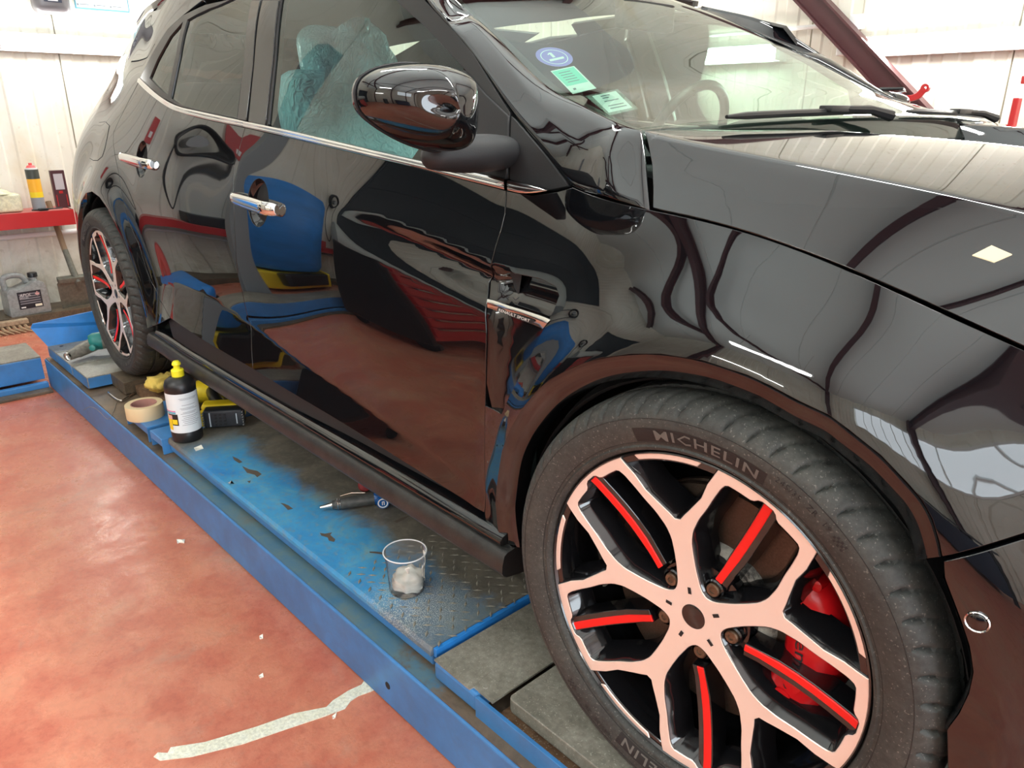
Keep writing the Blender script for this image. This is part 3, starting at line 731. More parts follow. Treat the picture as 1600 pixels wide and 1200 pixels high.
# wheel arch liner, ribbed felt
def liner(cx, cz, y0, r0, a0, a1):
    rows = []
    for y, r in ((y0, r0), (y0 + .006, r0 - .004), (y0 + .03, r0 + .012), (y0 + .05, r0 + .008), (y0 + .055, r0 + .016), (y0 + .08, r0 + .012), (y0 + .085, r0 + .02), (y0 + .11, r0 + .016), (y0 + .115, r0 + .024), (y0 + .15, r0 + .02), (y0 + .30, r0 + .02), (y0 + .31, r0 - .05), (y0 + .32, .02)):
        rows.append([Vector((cx + r * math.cos(math.radians(a)), y, cz + r * math.sin(math.radians(a)))) for a in np.linspace(a0, a1, 60)])
    return loft('wheel_arch_liner', rows, LINER, car, mirror=True, flip=True)
liner(0.0, .325, .026, .343, 215, -35)
liner(-2.655, .325, .055, .376, 205, -30)

# quarter panel (rear wing) with the rear arch and pillar
arcR = [(121, 345), (117, 330), (121, 316), (132, 310), (144, 313), (155, 322), (168, 334), (180, 348), (190, 367), (202, 389), (213, 414), (224, 441), (238, 466), (250, 486)]
AR = [(-2.655 + .388 * math.cos(math.radians(a)), .325 + .388 * math.sin(math.radians(a))) for a in (196, 180, 165, 150, 135, 120, 105, 90, 75, 62, 50, 38, 26, 14, 2, -8)]
winTop = [(219, 122), (236, 88), (262, 46), (286, 24), (322, 7), (362, -2)]
WT = SX(winTop, g_side)
quarter = [(-3.40, .30), (-3.045, .25)] + AR + [(C_[-1][0] + .0, C_[-1][1])] + C_[::-1][1:] + WT[:4] + [(-1.95, 1.30), (-2.3, 1.345), (-2.62, 1.33), (-2.95, 1.24), (-3.15, 1.10), (-3.32, .98), (-3.42, .85), (-3.44, .6)]
flap = SX([(141, 247), (142.5, 220), (146, 203), (155, 192), (165, 191), (171, 197), (167.5, 215), (164, 232), (160, 244), (153, 250), (146, 250)], q_side)
qp = panel('rear_quarter', quarter, q_side, PAINT, car, holes=(), mirror=True, step=.02)
panel('fuel_flap', flap, q_side, PAINT, car, gap=0, off=.0012, depth=.004, step=.012)
# dark shut line round the flap
fo = np.array(densify(flap, .01)); rows = [[Vector((a, float(q_side(a, b)) - .0006, b)) for a, b in inset(fo, g)] for g in (-.0022, .0008)]
loft('flap_gap', rows, MATT, car, closed=True)
rc = [(x, z) for x, z in AR]; rows = []
r0 = [Vector((x, float(q_side(x, z)), z)) for x, z in smooth_poly(rc, 4)]
def offr(kk, d): return [Vector((-2.655 + (p.x + 2.655) * kk, p.y + d, .325 + (p.z - .325) * kk)) for p in r0]
loft('quarter_lip', [offr(1.0005, 0), offr(.998, .0015), offr(.985, .010), offr(.97, .03), offr(.965, .045)], PAINT, car, mirror=True)

# matt black backing sheet added so the shut lines look shaded
SH = [(-.40, .86), (-.44, .24), (-1.4, .24), (-2.05, .26), (-2.24, .42), (-2.26, .9), (-2.28, 1.0), (-1.95, .965), (-1.455, .93), (-.95, .89)]
panel('dark_gap_backing', SH[::-1], lambda a, b: f_side(a, b) + .020, MATT, car, step=.03, depth=.002, mirror=True)

# chrome window sill strips
def trimstrip(name, top, low, mat, parent, fn, h=.006, mirror=True):
    T = smooth_poly(top, 5); L = smooth_poly(low, 5); rows = []
    for t, o in ((0, -.001), (.03, .004), (.10, h * .85), (.38, h), (.52, h * .72), (.60, h * .9), (.90, h * .8), (.97, .003), (1, -.001)):
        r = []
        for a, b in zip(T, L):
            q = a + (b - a) * t; r.append(Vector((q[0], float(fn(q[0], q[1])) - o, q[1])))
        rows.append(r)
    return loft(name, rows, mat, parent, mirror=mirror)
blend = lambda a, b: .5 * (f_side(a, b) + g_side(a, b))
trimstrip('chrome_sill_strip', CT[5:], CL[5:], CHROME, car, f_side)
trimstrip('chrome_sill_strip', CT[:6], CL[:6], CHROME, car, f_side)
e1 = SX([(796, 281), (815, 285), (835, 290), (858, 297)], f_side); e2 = SX([(796, 298), (815, 302), (835, 302), (858, 298)], f_side)
trimstrip('chrome_sill_strip', e1, e2, CHROME, car, f_side)

# ---- side windows
zt = 1.33
pb = [(419, 197), (450, 203), (545, 225), (644, 248), (712, 264)]
gF = SX(pb, g_side) + SX([(718, 190), (727, 109), (700, 80), (666, 43), (619, 1)], g_side)
gF += [(-.93, 1.238), (-1.10, 1.272), (-1.25, 1.29), (-1.405, 1.296)]
gF += SX([(439, 2), (430, 90)], g_side)
panel('front_door_glass', gF, g_side, GLASS, car, off=-.004, depth=.003, gap=0, step=.04, mirror=True)
gR = SX([(267, 153), (280, 163), (310, 171), (370, 184)], g_side) + SX([(382, 90), (392, 2)], g_side) + [(-1.50, 1.296), (-1.62, 1.29)] + SX([(340, 9), (326, 14), (293, 31)], g_side) + SX([(281, 85)], g_side)
panel('rear_door_glass', gR, g_side, GLASS, car, off=-.004, depth=.003, gap=0, step=.04, mirror=True)
gQ = SX([(234, 122), (255, 144), (262, 148), (275, 85), (286, 34), (266, 57), (246, 93)], g_side)
panel('rear_quarter_glass', gQ, g_side, GLASS, car, off=-.004, depth=.003, gap=0, step=.04, mirror=True)
# window frames: door frame with the openings cut out
frO = SX([(388, 190), (450, 203), (545, 225), (644, 248), (720, 264), (795, 279), (796.5, 230), (797, 176), (740, 86), (700, 38), (664, 1)], g_side)
frO += [(-.86, 1.247), (-1.05, 1.297), (-1.25, 1.322), (-1.455, 1.330)] + SX([(410, 2), (398, 100)], g_side)
doorframe = panel('front_window_frame', frO, g_side, SATIN, car, holes=[gF], gap=.001, depth=.02, off=.0005, mirror=True)
frR = SX([(219, 122), (230, 132), (254, 152), (278, 165), (310, 173), (385, 189), (396, 100), (408, 2)], g_side) + [(-1.475, 1.330), (-1.75, 1.322)] + WT[::-1][0:5]
panel('rear_window_frame', frR, g_side, SATIN, car, holes=[gR, gQ], gap=.001, depth=.02, off=.0005, mirror=True)
# gloss pillar covers either side of the B gap
panel('pillar_cover', SX([(390, 190), (416, 196), (428, 90), (437, 2), (412, 2), (399, 100)], g_side), g_side, GLOSSBLK, car, off=.0035, depth=.003, gap=.0008, mirror=True)
panel('pillar_cover', SX([(373, 186), (386, 189), (397, 100), (408, 2), (394, 2), (384, 90)], g_side), g_side, GLOSSBLK, car, off=.0035, depth=.003, gap=.0008, mirror=True)
# mirror sail and fixed corner panel, soft satin black
sail = SX([(708, 262), (720, 264), (793, 279), (796, 230), (796, 184), (760, 150), (727, 112), (717, 190)], g_side)
panel('mirror_sail', sail, g_side, MATT, car, off=.006, depth=.008, gap=.0005, rim=.003, mirror=True)
cor = SX([(799, 281), (862, 297), (889, 291), (850, 240), (801, 183), (799, 230)], g_side)
panel('corner_panel', cor, g_side, MATT, car, off=.004, depth=.008, gap=.0005, rim=.002, mirror=True)

# ---- windshield, A pillar, bonnet, roof
Epx = [(709, 0, .30), (775, 58, .262), (850, 130, .222), (910, 163, .195), (960, 188, .172), (982, 197, .161), (1002, 205, .150)]
E3 = [uy(a, b, y) for a, b, y in Epx]
Etop = [np.array((-1.22, .43, 1.335)), np.array((-1.00, .368, 1.264))]
Ecur = smooth_poly(Etop + E3, 5)
L3 = [np.array((onS(a, b, g_side)[0], float(g_side(*onS(a, b, g_side))), onS(a, b, g_side)[1])) for a, b in [(672, 2), (737, 80), (801, 174), (850, 239), (891, 291)]]
L3 += [np.array((x, float(f_side(x, zs(x))), float(zs(x)) + .003)) for x in (_xl - .085, _xl)]
Ltop = [np.array((-1.15, .262, 1.322)), np.array((-.93, .235, 1.262))]
Lcur = smooth_poly(Ltop + L3, 5)
E4 = Etop + E3
E4c = smooth_poly(E4, 5)
n = min(len(Lcur), len(E4c)); Lc, Ec = Lcur[:n], E4c[:n]
rows = []
for t, o in ((0, -.003), (.015, .001), (.10, .005), (.25, .010), (.40, .014), (.47, .0155), (.53, .0155), (.65, .0145), (.80, .0115), (.92, .007), (.98, .002), (1, -.003)):
    r = []
    for i in range(n):
        q = Lc[i] + (Ec[i] - Lc[i]) * t; tg = Ec[min(i + 1, n - 1)] - Ec[max(i - 1, 0)]; nn = np.cross(Ec[i] - Lc[i], tg); nn /= np.linalg.norm(nn)
        if nn[1] > 0: nn = -nn
        k = max(0, (i - (n - 9)) / 8); wd = min(1, np.linalg.norm(Ec[i] - Lc[i]) / .09) * (1 - k * k); q = q + nn * o * wd
        if k > 0: q = q.copy(); q[2] += k * k * (float(h_hood(q[0], q[1])) - q[2])
        r.append(Vector(q))
    rows.append(r)
loft('windshield_pillar', rows, PAINT, car, mirror=True, thick=.004)

rear = [(GAP3[0][0], GAP3[0][1]), (-.232, .25), (-.215, .42), (-.203, .65), (-.199, YC), (-.203, 2 * YC - .65), (-.215, 2 * YC - .42), (-.232, 2 * YC - .25), (GAP3[0][0], 2 * YC - GAP3[0][1])]
edge = [g[:2] for g in GAP3[1:]] + [q[:2] for q in SH3] + [(.775, .5), (.80, .72)]
full = rear + [(a, 2 * YC - b) for a, b in edge] + [(.81, YC)] + edge[::-1]
half = rear[:4] + [(-.199, YC + .003), (.81, YC + .003)] + edge[::-1]
panel('bonnet', half, h_hood, PAINT, car, mode='top', step=.015, gap=.0015, depth=.004, mirror=True)
# windshield glass: curved sheet between the pillars
ng = 25; rows = []; M_ = np.array([1, -1, 1.]); S_ = np.array([0, 2 * YC, 0])
Eg = smooth_poly(Etop + E3 + [np.array((-.205, .145, .922))], 6)
for j in range(ng + 1):
    s = j / ng; b = 4 * s * (1 - s); b = b ** .8; r = []
    for i, p in enumerate(Eg):
        q = p * M_ + S_; c = p + (q - p) * s; k = i / (len(Eg) - 1); r.append(Vector(c + b * np.array((.065 - .028 * k, 0, .03 - .012 * k)) + np.array((0, 0, -.004))))
    rows.append(r)
ws = loft('windshield', rows, WSGLASS, car)
# black ceramic border just under the glass
def sub(rows, j0, j1, off=.004):
    return [[v + Vector((-.35, 0, -.9)) * off for v in rows[j]] for j in range(j0, j1 + 1)]
def lerp_row(j, s): return [a + (b - a) * s for a, b in zip(rows[j], rows[j + 1])]
bandR = [[v + Vector((-.002, 0, -.004)) for v in lerp_row(0, s)] for s in (.05, .28, .5)]
BORD = simple('ceramic_border', (.008, .008, .009), .4)
loft('glass_border', bandR, BORD, car, mirror=True)
m_ = len(Eg); bot = [[rows[j][i] + Vector((-.002, 0, -.004)) for j in range(ng + 1)] for i in (m_ - 9, m_ - 6, m_ - 1)]
loft('glass_border', bot, BORD, car)
# cowl: dark plastic between glass and bonnet
cw = [[Vector((x0 + dx, y, z0)) for y in np.linspace(.17, 2 * YC - .17, 24) for x0, z0 in [(float(np.interp(y, [.15, .42, .93, 1.44, 1.71], [-.243, -.19, -.165, -.19, -.243])), 0)]] for dx in (-.16, -.045)]
for r_, z in zip(cw, (.93, .925)):
    for v in r_: v.z = z
loft('cowl_panel', cw, MATT, car, flip=True)
# roof
rp = [(-1.22, .42, 1.352), (-1.22, YC, 1.385), (-1.8, .40, 1.405), (-1.8, YC, 1.432), (-2.5, .42, 1.395), (-2.5, YC, 1.415), (-2.95, .5, 1.34), (-2.95, YC, 1.36), (-1.8, .30, 1.375), (-2.5, .33, 1.36), (-1.3, .32, 1.36)]
RP = np.array(rp + [(a, 2 * YC - b, c) for a, b, c in rp if b < .92]); h_roof = TPS(RP[:, :2], RP[:, 2], 1e-4)
ro = [(-1.16, .27), (-1.22, .42), (-1.17, .65), (-1.15, YC), (-1.17, 1.21), (-1.22, 1.44), (-1.16, 1.59), (-1.8, 1.60), (-2.5, 1.585), (-2.95, 1.50), (-3.0, YC), (-2.95, .36), (-2.5, .275), (-1.8, .26)]
panel('roof', ro[::-1], h_roof, PAINT, car, mode='top', step=.04, gap=0, depth=.02)
panel('headliner', [(a, b + (.03 if b < YC else -.03)) for a, b in ro[::-1]], lambda a, b: h_roof(a, b) - .045, HEADLINER, car, mode='top', step=.06, gap=0, depth=.002)
# tailgate, rear bumper, nose: closing panels
fr = lambda y, z: .87 - .25 * np.abs((y - YC) / .78) ** 4 - .10 * sst(z, .45, .82) - .05 * sst(z, .45, .2)
panel('front_bumper_cover', [(.15, .20), (2 * YC - .15, .20), (2 * YC - .15, .60), (2 * YC - .25, .76), (.25, .76), (.15, .60)], fr, PAINT, car, mode='front', step=.03, gap=0)
panel('lower_grille', [(.42, .25), (1.44, .25), (1.36, .44), (.50, .44)], fr, MATT, car, mode='front', step=.04, gap=0, off=.004, depth=.004)
panel('upper_grille', [(.50, .55), (1.36, .55), (1.36, .68), (.50, .68)], fr, GLOSSBLK, car, mode='front', step=.04, gap=0, off=.004, depth=.004)
HL = simple('headlamp_lens', (.55, .58, .60), .06, ior=1.6)
for s in (1, -1):
    o = [(.20, .60), (.46, .57), (.46, .68), (.26, .73)]; o = [(a if s > 0 else 2 * YC - a, b) for a, b in o]; panel('headlamp', o if s > 0 else o[::-1], fr, HL, car, mode='front', step=.03, gap=0, off=.005, depth=.004)
frr = lambda y, z: -3.47 + .10 * np.abs((y - YC) / .6) ** 3 + .30 * sst(z, .95, 1.34) + .04 * sst(z, .5, .25)
tg_ = panel('tailgate', [(.38, .52), (.40, 1.0), (.46, 1.33), (2 * YC - .46, 1.33), (2 * YC - .40, 1.0), (2 * YC - .38, .52)], lambda a, b: -frr(a, b), PAINT, car, mode='front', step=.05, gap=0)
rb_ = panel('rear_bumper', [(.26, .24), (.28, .52), (2 * YC - .28, .52), (2 * YC - .26, .24)], lambda a, b: -frr(a, b), PAINT, car, mode='front', step=.05, gap=0)
for o in (tg_, rb_):
    for v in o.data.vertices: v.co.x *= -1
    o.data.flip_normals(); o.data.update()
# bumper side behind the wheel-arch edge, with parking sensor
archB = SX([(1475, 905), (1498, 965), (1513, 1010), (1519, 1050), (1512, 1083), (1497, 1114), (1478, 1140)], f_side)
bo = [(a, b - .004) for a, b in SEAM] + [(SEAM[-1][0] + .01, .20), (.36, .185)] + archB[::-1]
panel('front_bumper', bo[::-1], f_side, PAINT, car, mirror=True)
loftB = smooth_poly(archB, 4); r0 = [Vector((x, float(f_side(x, z)), z)) for x, z in loftB]
loft('bumper_lip', [[p for p in r0], [p + Vector((-.002, .002, 0)) for p in r0], [p + Vector((-.006, .02, 0)) for p in r0], [p + Vector((0, .05, 0)) for p in r0]], PAINT, car, mirror=True)
sx = onS(1527, 972, f_side); sy = float(f_side(*sx)); du, dv = ndiff(f_side, sx[0], sx[1]); nn = Vector((float(du), -1, float(dv))).normalized()
m = MB(); m.lathe([(.0115, -.004), (.0115, .0012), (.0105, .0020), (.0095, .0012), (.0090, .0004)], c=Vector((sx[0], sy, sx[1])), axis=nn, n=28, caps=False); m.build('sensor_ring', CHROME, car, smooth=True)
m = MB(); m.lathe([(.0089, -.004), (.0089, .0010), (.0075, .0018), (0.0, .0022)], c=Vector((sx[0], sy, sx[1])), axis=nn, n=28); m.build('parking_sensor', PAINT, car, smooth=True)
# sill
def sillstrip(name, prof, mat, x0=-.405, x1=-2.20):
    rows = []
    for y, z in prof:
        rows.append([Vector((x, y + .018 * float(sst(x, -2.0, -2.2)) * 0, z + .010 * float(sst(-x, 1.9, 2.2)))) for x in np.linspace(x0, x1, 30)])
    o, o2 = loft(name, rows, mat, car, mirror=True, flip=True)
    for q_, f in ((o, lambda y: y), (o2, lambda y: 2 * YC - y)):
        for x in (x0, x1):
            k = .010 * float(sst(-x, 1.9, 2.2)); P = [(x, f(y), z + k) for y, z in prof] + [(x, f(.16), prof[0][1] + k)]
            mk('sill_end', P, [tuple(range(len(P)))], MATT, q_)
sillstrip('gloss_sill', [(.085, .30), (.064, .286), (.054, .277), (.034, .272), (.022, .267), (.016, .260), (.017, .252), (.028, .249), (.036, .248)], PAINT)
sillstrip('sill_skirt', [(.034, .2495), (.016, .2475), (.009, .243), (.004, .226), (.003, .210), (.006, .203), (.014, .197), (.05, .190), (.16, .188)], SILL, -.385, -2.26)
# underbody so that no light leaks below
m = MB(); m.box((-1.33, YC, .205), (2.0, 1.60, .03)); m.build('underbody', MATT, car)
m = MB(); m.box((.35, YC, .22), (.9, 1.1, .03)); m.box((-2.9, YC, .24), (.9, 1.3, .03)); m.box((0, YC, .55), (.70, .95, .5)); m.build('engine_bay', MATT, car)

# ================================================================ WHEELS
def textgeo(s, size=1.0, res=2, shear=0, spacing=1.0, fat=0):
    c = bpy.data.curves.new('t', 'FONT'); c.body = s; c.size = size; c.resolution_u = res; c.shear = shear; c.space_character = spacing; c.offset = fat
    o = bpy.data.objects.new('t', c); COL.objects.link(o); bpy.context.view_layer.update()
    me = bpy.data.meshes.new_from_object(o.evaluated_get(bpy.context.evaluated_depsgraph_get()))
    V = np.array([v.co[:] for v in me.vertices]) if len(me.vertices) else np.zeros((0, 3)); F = [list(p.vertices) for p in me.polygons]
    bpy.data.objects.remove(o); bpy.data.curves.remove(c); bpy.data.meshes.remove(me)
    return V, F
def placed_text(name, s, origin, right, up, h, mat, parent, lift=.0004, shear=0, width=None, align='left'):
    V, F = textgeo(s, 1.0, 2, shear); 
    if not len(V): return None
    V[:, :2] -= V[:, :2].min(0); hh = V[:, 1].max(); ww = V[:, 0].max(); sc = h / hh; sx_ = sc if width is None else width / ww
    right = Vector(right).normalized(); up = Vector(up).normalized(); n = right.cross(up)
    o = Vector(origin)
    if align == 'center': o = o - right * ww * sx_ / 2 - up * h / 2
    P = [o + right * (v[0] * sx_) + up * (v[1] * sc) + n * lift for v in V]
    return mk(name, P, F, mat, parent)

TYRE = m_grimy('dusty_tyre_rubber', [(.25, (.032, .034, .033)), (.55, (.054, .056, .051)), (.8, (.10, .10, .085))], 9, .6, 1.45, .25, 160, .12)
TYREL = simple('tyre_lettering_rubber', (.12, .12, .11), .5)
TYRED = simple('tyre_band_rubber', (.012, .012, .012), .6, bump=.3, bscale=900)
m, t, b = nodes('machined_floor_tinted_face'); co, s = coords(t)
c, f = noise_mix(t, 4, [(.35, (.92, .82, .75)), (.65, (.90, .76, .67))], co, 2, .4); t.links.new(c, b.inputs['Base Color'])  # salmon tint stands in for the red floor mirrored in the metal
b.inputs['Metallic'].default_value = .45; b.inputs['Roughness'].default_value = .30
MACH = m
RIMBLK = simple('gloss_black_wheel_paint', (.006, .006, .007), .10, ior=1.75)
REDINS = simple('bright_red_insert', (.85, .012, .010), .35)
DISCM = m_grimy('brake_disc_iron', [(.3, (.10, .065, .045)), (.7, (.17, .12, .09))], 20, .45, 1.6, .1, 300)
DISCM.node_tree.nodes['Principled BSDF'].inputs['Metallic'].default_value = .6
HAT = m_grimy('corroded_alloy_hub', [(.42, (.05, .05, .045)), (.5, (.42, .41, .36)), (.7, (.62, .60, .53))], 22, .6, 1.4, .5, 120)
BOLTM = m_grimy('rusty_bolt', [(.3, (.10, .055, .03)), (.7, (.26, .16, .10))], 90, .5, 1.6, .3, 300)
BOLTM.node_tree.nodes['Principled BSDF'].inputs['Metallic'].default_value = .6
CALR = simple('red_brake_caliper', (.62, .008, .012), .25)
def dface(r): return .018 * (1 - min(r / .235, 1) ** 1.5)
def polar(r, a): return (r * math.cos(math.radians(a)), r * math.sin(math.radians(a)))
def arcp(r, a0, a1, n): return [polar(r, a0 + (a1 - a0) * i / n) for i in range(n + 1)]
PH0 = 103
def round_corners(P, q=.25):   # chamfer every vertex once: soft corners
    out = []; n = len(P)
    for i in range(n):
        a, b, c = (np.array(P[i - 1]), np.array(P[i]), np.array(P[(i + 1) % n])); d1 = np.linalg.norm(b - a); d2 = np.linalg.norm(c - b); k = min(.0035, d1 * q, d2 * q)
        out += [b + (a - b) / (d1 + 1e-9) * k, b + (c - b) / (d2 + 1e-9) * k]
    return out
outer = []; holes = []; ywin = []
for k in range(5):
    p = PH0 + 72 * k
    yw = [(.2445, 18.5), (.216, 15.3), (.192, 13.2), (.168, 7.6), (.158, 4.4), (.1495, 1.6), (.1495, -1.6), (.158, -4.4), (.168, -7.6), (.192, -13.2), (.216, -15.3), (.2445, -18.5)]
    outer += [polar(r, p + a) for r, a in yw[::-1]]
    outer += arcp(.2445, p + 19.2, p + 52.8, 12)[0:]
    h = [(.2285, 22.2), (.219, 20.6), (.200, 18.6), (.180, 16.4), (.158, 12.6), (.136, 9.2), (.119, 8.0), (.098, 9.2), (.078, 11.8), (.066, 15), (.054, 20), (.047, 27)]
    holes.append([polar(r, p + a) for r, a in h] + [polar(.044, p + 36)] + [polar(r, p + 72 - a) for r, a in h[::-1]] +
                 [polar(.2285, p + 46), polar(.2285, p + 40.5), polar(.2375, p + 38.6), polar(.2375, p + 33.4), polar(.2285, p + 31.5), polar(.2285, p + 26)])
    ywin.append([polar(r, p + a) for r, a in [(.2365, 16.2)] + yw[1:11]] + arcp(.2365, p - 16.2, p + 16.2, 6)[1:-1])
holes = [round_corners(h) for h in holes]
def wheel_plate(name, outline, hls, mat, parent, y0, depth, step=.008, flare=0, zoff=0, hub=True):
    outline = densify(outline, step); hs = [densify(h, step * .8) for h in hls]; loops = [outline] + hs
    g = np.arange(-.25, .25, step); gx, gy = np.meshgrid(g, g); G = np.c_[gx.ravel(), gy.ravel()]; ok = pip(G, outline)
    for h in hs: ok &= ~pip(G, h)
    B = np.vstack(loops); G = G[ok]
    d = np.sqrt(((G[:, None] - B[None]) ** 2).sum(-1)).min(1); G = G[d > step * .45]; E = []; k = 0
    for l in loops: E += [(k + i, k + (i + 1) % len(l)) for i in range(len(l))]; k += len(l)
    r = delaunay_2d_cdt([Vector(v) for v in np.vstack([B, G])], E, [], 0, 1e-7); P = np.array([v[:] for v in r[0]]); T = np.array([q for q in r[2] if len(q) == 3])
    c = P[T].mean(1); ok = pip(c, outline)
    for h in hs: ok &= ~pip(c, h)
    T = T[ok]; a, b = P[T[:, 1]] - P[T[:, 0]], P[T[:, 2]] - P[T[:, 0]]; cr = a[:, 0] * b[:, 1] - a[:, 1] * b[:, 0]; T[cr < 0] = T[cr < 0][:, ::-1]
    rr = np.hypot(P[:, 0], P[:, 1]); Y = np.array([dface(q) for q in rr]) + y0
    V = [(p[0], y, p[1]) for p, y in zip(P, Y)]; F = [tuple(q) for q in T]; cnt = set()
    for q in T:
        for i in range(3): cnt.add((q[i], q[(i + 1) % 3]))
    be = [e for e in cnt if (e[1], e[0]) not in cnt]; out = {}
    for i, j in be:
        tg = P[j] - P[i]; o = np.array([tg[1], -tg[0]]); o /= np.linalg.norm(o) + 1e-12; out[i] = out.get(i, 0) + o; out[j] = out.get(j, 0) + o
    i1 = {}; i2 = {}
    for i, o in out.items():
        o = o / (np.linalg.norm(o) + 1e-9); i1[i] = len(V); V.append((P[i][0] + o[0] * .0012, Y[i] + .0012, P[i][1] + o[1] * .0012))
        i2[i] = len(V); V.append((P[i][0] + o[0] * flare, Y[i] + depth, P[i][1] + o[1] * flare))
    for i, j in be: F += [(j, i, i1[i], i1[j]), (i1[j], i1[i], i2[i], i2[j])]
    return mk(name, V, F, mat, parent, smooth=True, angle=38)
def build_wheel(name, rot):
    wm = MB()  # black barrel and rim ring
    wm.lathe([(.2475, .004), (.2470, -.001), (.2450, -.0022), (.2430, .001), (.2400, .006), (.2370, .012), (.2330, .022), (.2290, .045), (.2270, .075), (.2230, .085), (.222, .20), (.233, .215), (.246, .222)], axis=(0, 1, 0), n=96, caps=False)
    wm.lathe([(0, .026), (.020, .026), (.024, .030), (.074, .040), (.078, .050), (.078, .060), (0, .060)], axis=(0, 1, 0), n=48, caps=False)
    wh = wm.build(name, RIMBLK, car, smooth=True, angle=40)
    wheel_plate('spokes', outer, holes, RIMBLK, wh, .0006, .046, flare=.013)
    mf = wheel_plate('machined_face', inset(outer, .0012), [inset(h, -.0012) for h in holes], MACH, wh, -.0002, .0010, flare=.0004)
    for k in range(5):
        p = PH0 + 72 * k
        # black rim land outside each Y window and its thin machined strip
        land = arcp(.2445, p - 18.6, p + 18.6, 14) + arcp(.2345, p + 17.4, p - 17.4, 14); wheel_plate('spokes', land, [], RIMBLK, wh, .0022, .022, flare=.003)
        st = arcp(.2440, p - 12.6, p + 12.6, 12) + arcp(.2368, p + 11.2, p - 11.2, 12); wheel_plate('machined_strip', st, [], MACH, wh, .0008, .003, flare=.0004)
        # red insert on its black blade
        prof = [(.2365, .004), (.225, .0075), (.200, .0130), (.175, .0175), (.150, .0205), (.125, .0215), (.100, .0205), (.079, .018)]
        for nm, hw, mat, lift, dep in (('insert_blade', .0115, RIMBLK, .0010, .034), ('red_insert', .0058, REDINS, -.0004, .004)):
            V = []; F = []; pr = prof if hw > .005 else prof
            for r, y in pr:
                c, s_ = polar(1, p + 36); hh = hw * (1 if r > .1 else .85); sh = -.0035 if nm == 'insert_blade' else 0
                for sd in (-1, 1):
                    for q in (0, 1):
                        V.append((r * c - s_ * (hh * sd + sh) * (1 + .25 * q), y + lift + q * dep, r * s_ + c * (hh * sd + sh) * (1 + .25 * q)))
            for i in range(len(pr) - 1):
                a_ = 4 * i; b_ = a_ + 4
                F += [(a_ + 0, b_ + 0, b_ + 2, a_ + 2), (a_ + 2, b_ + 2, b_ + 3, a_ + 3), (a_ + 1, b_ + 1, b_ + 0, a_ + 0)]
            e_ = 4 * (len(pr) - 1); F += [(0, 2, 3, 1), (e_, e_ + 1, e_ + 3, e_ + 2)]
            o = mk(nm, V, F, mat, wh); bevel(o, .0008, 1)
        m = MB(); q = polar(.057, p + 36); c_ = (q[0], 0, q[1])
        m.lathe([(.0145, .034), (.0145, .026), (.0125, .024), (.0125, .034)], c=c_, axis=(0, 1, 0), n=24, caps=False); m.build('bolt_pocket', RIMBLK, wh, smooth=True)
        m = MB(); m.lathe([(.0098, .034), (.0098, .0225), (.0085, .0205), (.0045, .0205), (.004, .0225), (0, .0225)], c=c_, axis=(0, 1, 0), n=18); m.build('wheel_bolt', BOLTM, wh, smooth=True, angle=30)
        # small black slot in each arm near the hub
        c, s_ = polar(1, p + 0); x0, z0 = polar(.040, p); y_ = dface(.040) - .0008
        V = [(x0 + c * a + -s_ * b2, y_, z0 + s_ * a + c * b2) for a, b2 in ((-.005, -.0026), (.005, -.0026), (.005, .0026), (-.005, .0026))]
        mk('arm_slot', V, [(0, 1, 2, 3)], MATT, wh)
    # tyre
    n = 540; prof = [(.2455, .012), (.2480, .004), (.2500, -.0035), (.2525, -.0078), (.2560, -.0090), (.2585, -.0070), (.2605, -.0075), (.2650, -.0105), (.2750, -.0140), (.2850, -.0158), (.2950, -.0160), (.3030, -.0142), (.3100, -.0100), (.3150, -.0052), (.3190, .0005), (.3220, .0065), (.3243, .0135), (.3256, .022), (.3263, .032),
            (.3266, .040), (.3196, .0412), (.3196, .0508), (.3268, .052), (.3270, .085), (.3200, .0865), (.3200, .097), (.3270, .0985), (.3270, .125), (.3200, .1265), (.3200, .137), (.3270, .1385), (.3266, .175), (.3196, .1765), (.3196, .1855), (.3264, .187), (.3240, .206), (.318, .222), (.305, .236), (.285, .240), (.262, .236), (.247, .222)]
    V = []; F = []; NP = len(prof)
    for j, (r, y) in enumerate(prof):
        for i in range(n):
            ph = i + (y + .014) * 130 if y < .12 else i - (y - .12) * 160
            g = 0
            if 11 <= j <= 18: k = (ph + .35 * math.sin(y * 60)) % 9.0; g = .0045 if k < 1.3 and not (j == 11) else 0
            elif j in (19, 22, 23, 26, 27, 30, 31, 34): k = ph % 9.0; g = .0016 if k < 1.0 else 0
            a = 2 * PI * i / n; V.append(((r - g) * math.cos(a), y + (g * .8 if j < 16 else 0), (r - g) * math.sin(a)))
    for j in range(NP - 1):
        for i in range(n): k = (i + 1) % n; F.append((j * n + i, (j + 1) * n + i, (j + 1) * n + k, j * n + k))
    ty = mk('tyre', V, [f[::-1] for f in F], TYRE, wh, smooth=True, angle=50)
    # sidewall lettering
    def side_y(r): return float(np.interp(r, [.2605, .265, .275, .285, .295, .303, .310], [-.0075, -.0105, -.0140, -.0158, -.0160, -.0142, -.0100]))
    def band(nm, r0, r1, a0, a1, mat, lift):
        V = []; F = []; nn_ = max(4, int(abs(a1 - a0)))
        for i in range(nn_ + 1):
            a = a0 + (a1 - a0) * i / nn_
            for j in range(5): r = r0 + (r1 - r0) * j / 4; V.append((*[q for q in (r * math.cos(math.radians(a)), side_y(r) - lift, r * math.sin(math.radians(a)))],))
        for i in range(nn_):
            for j in range(4): F.append((i * 5 + j, i * 5 + j + 1, i * 5 + j + 6, i * 5 + j + 5))
        o = mk(nm, V, F, mat, wh); o.data.flip_normals() if a1 < a0 else None; return o
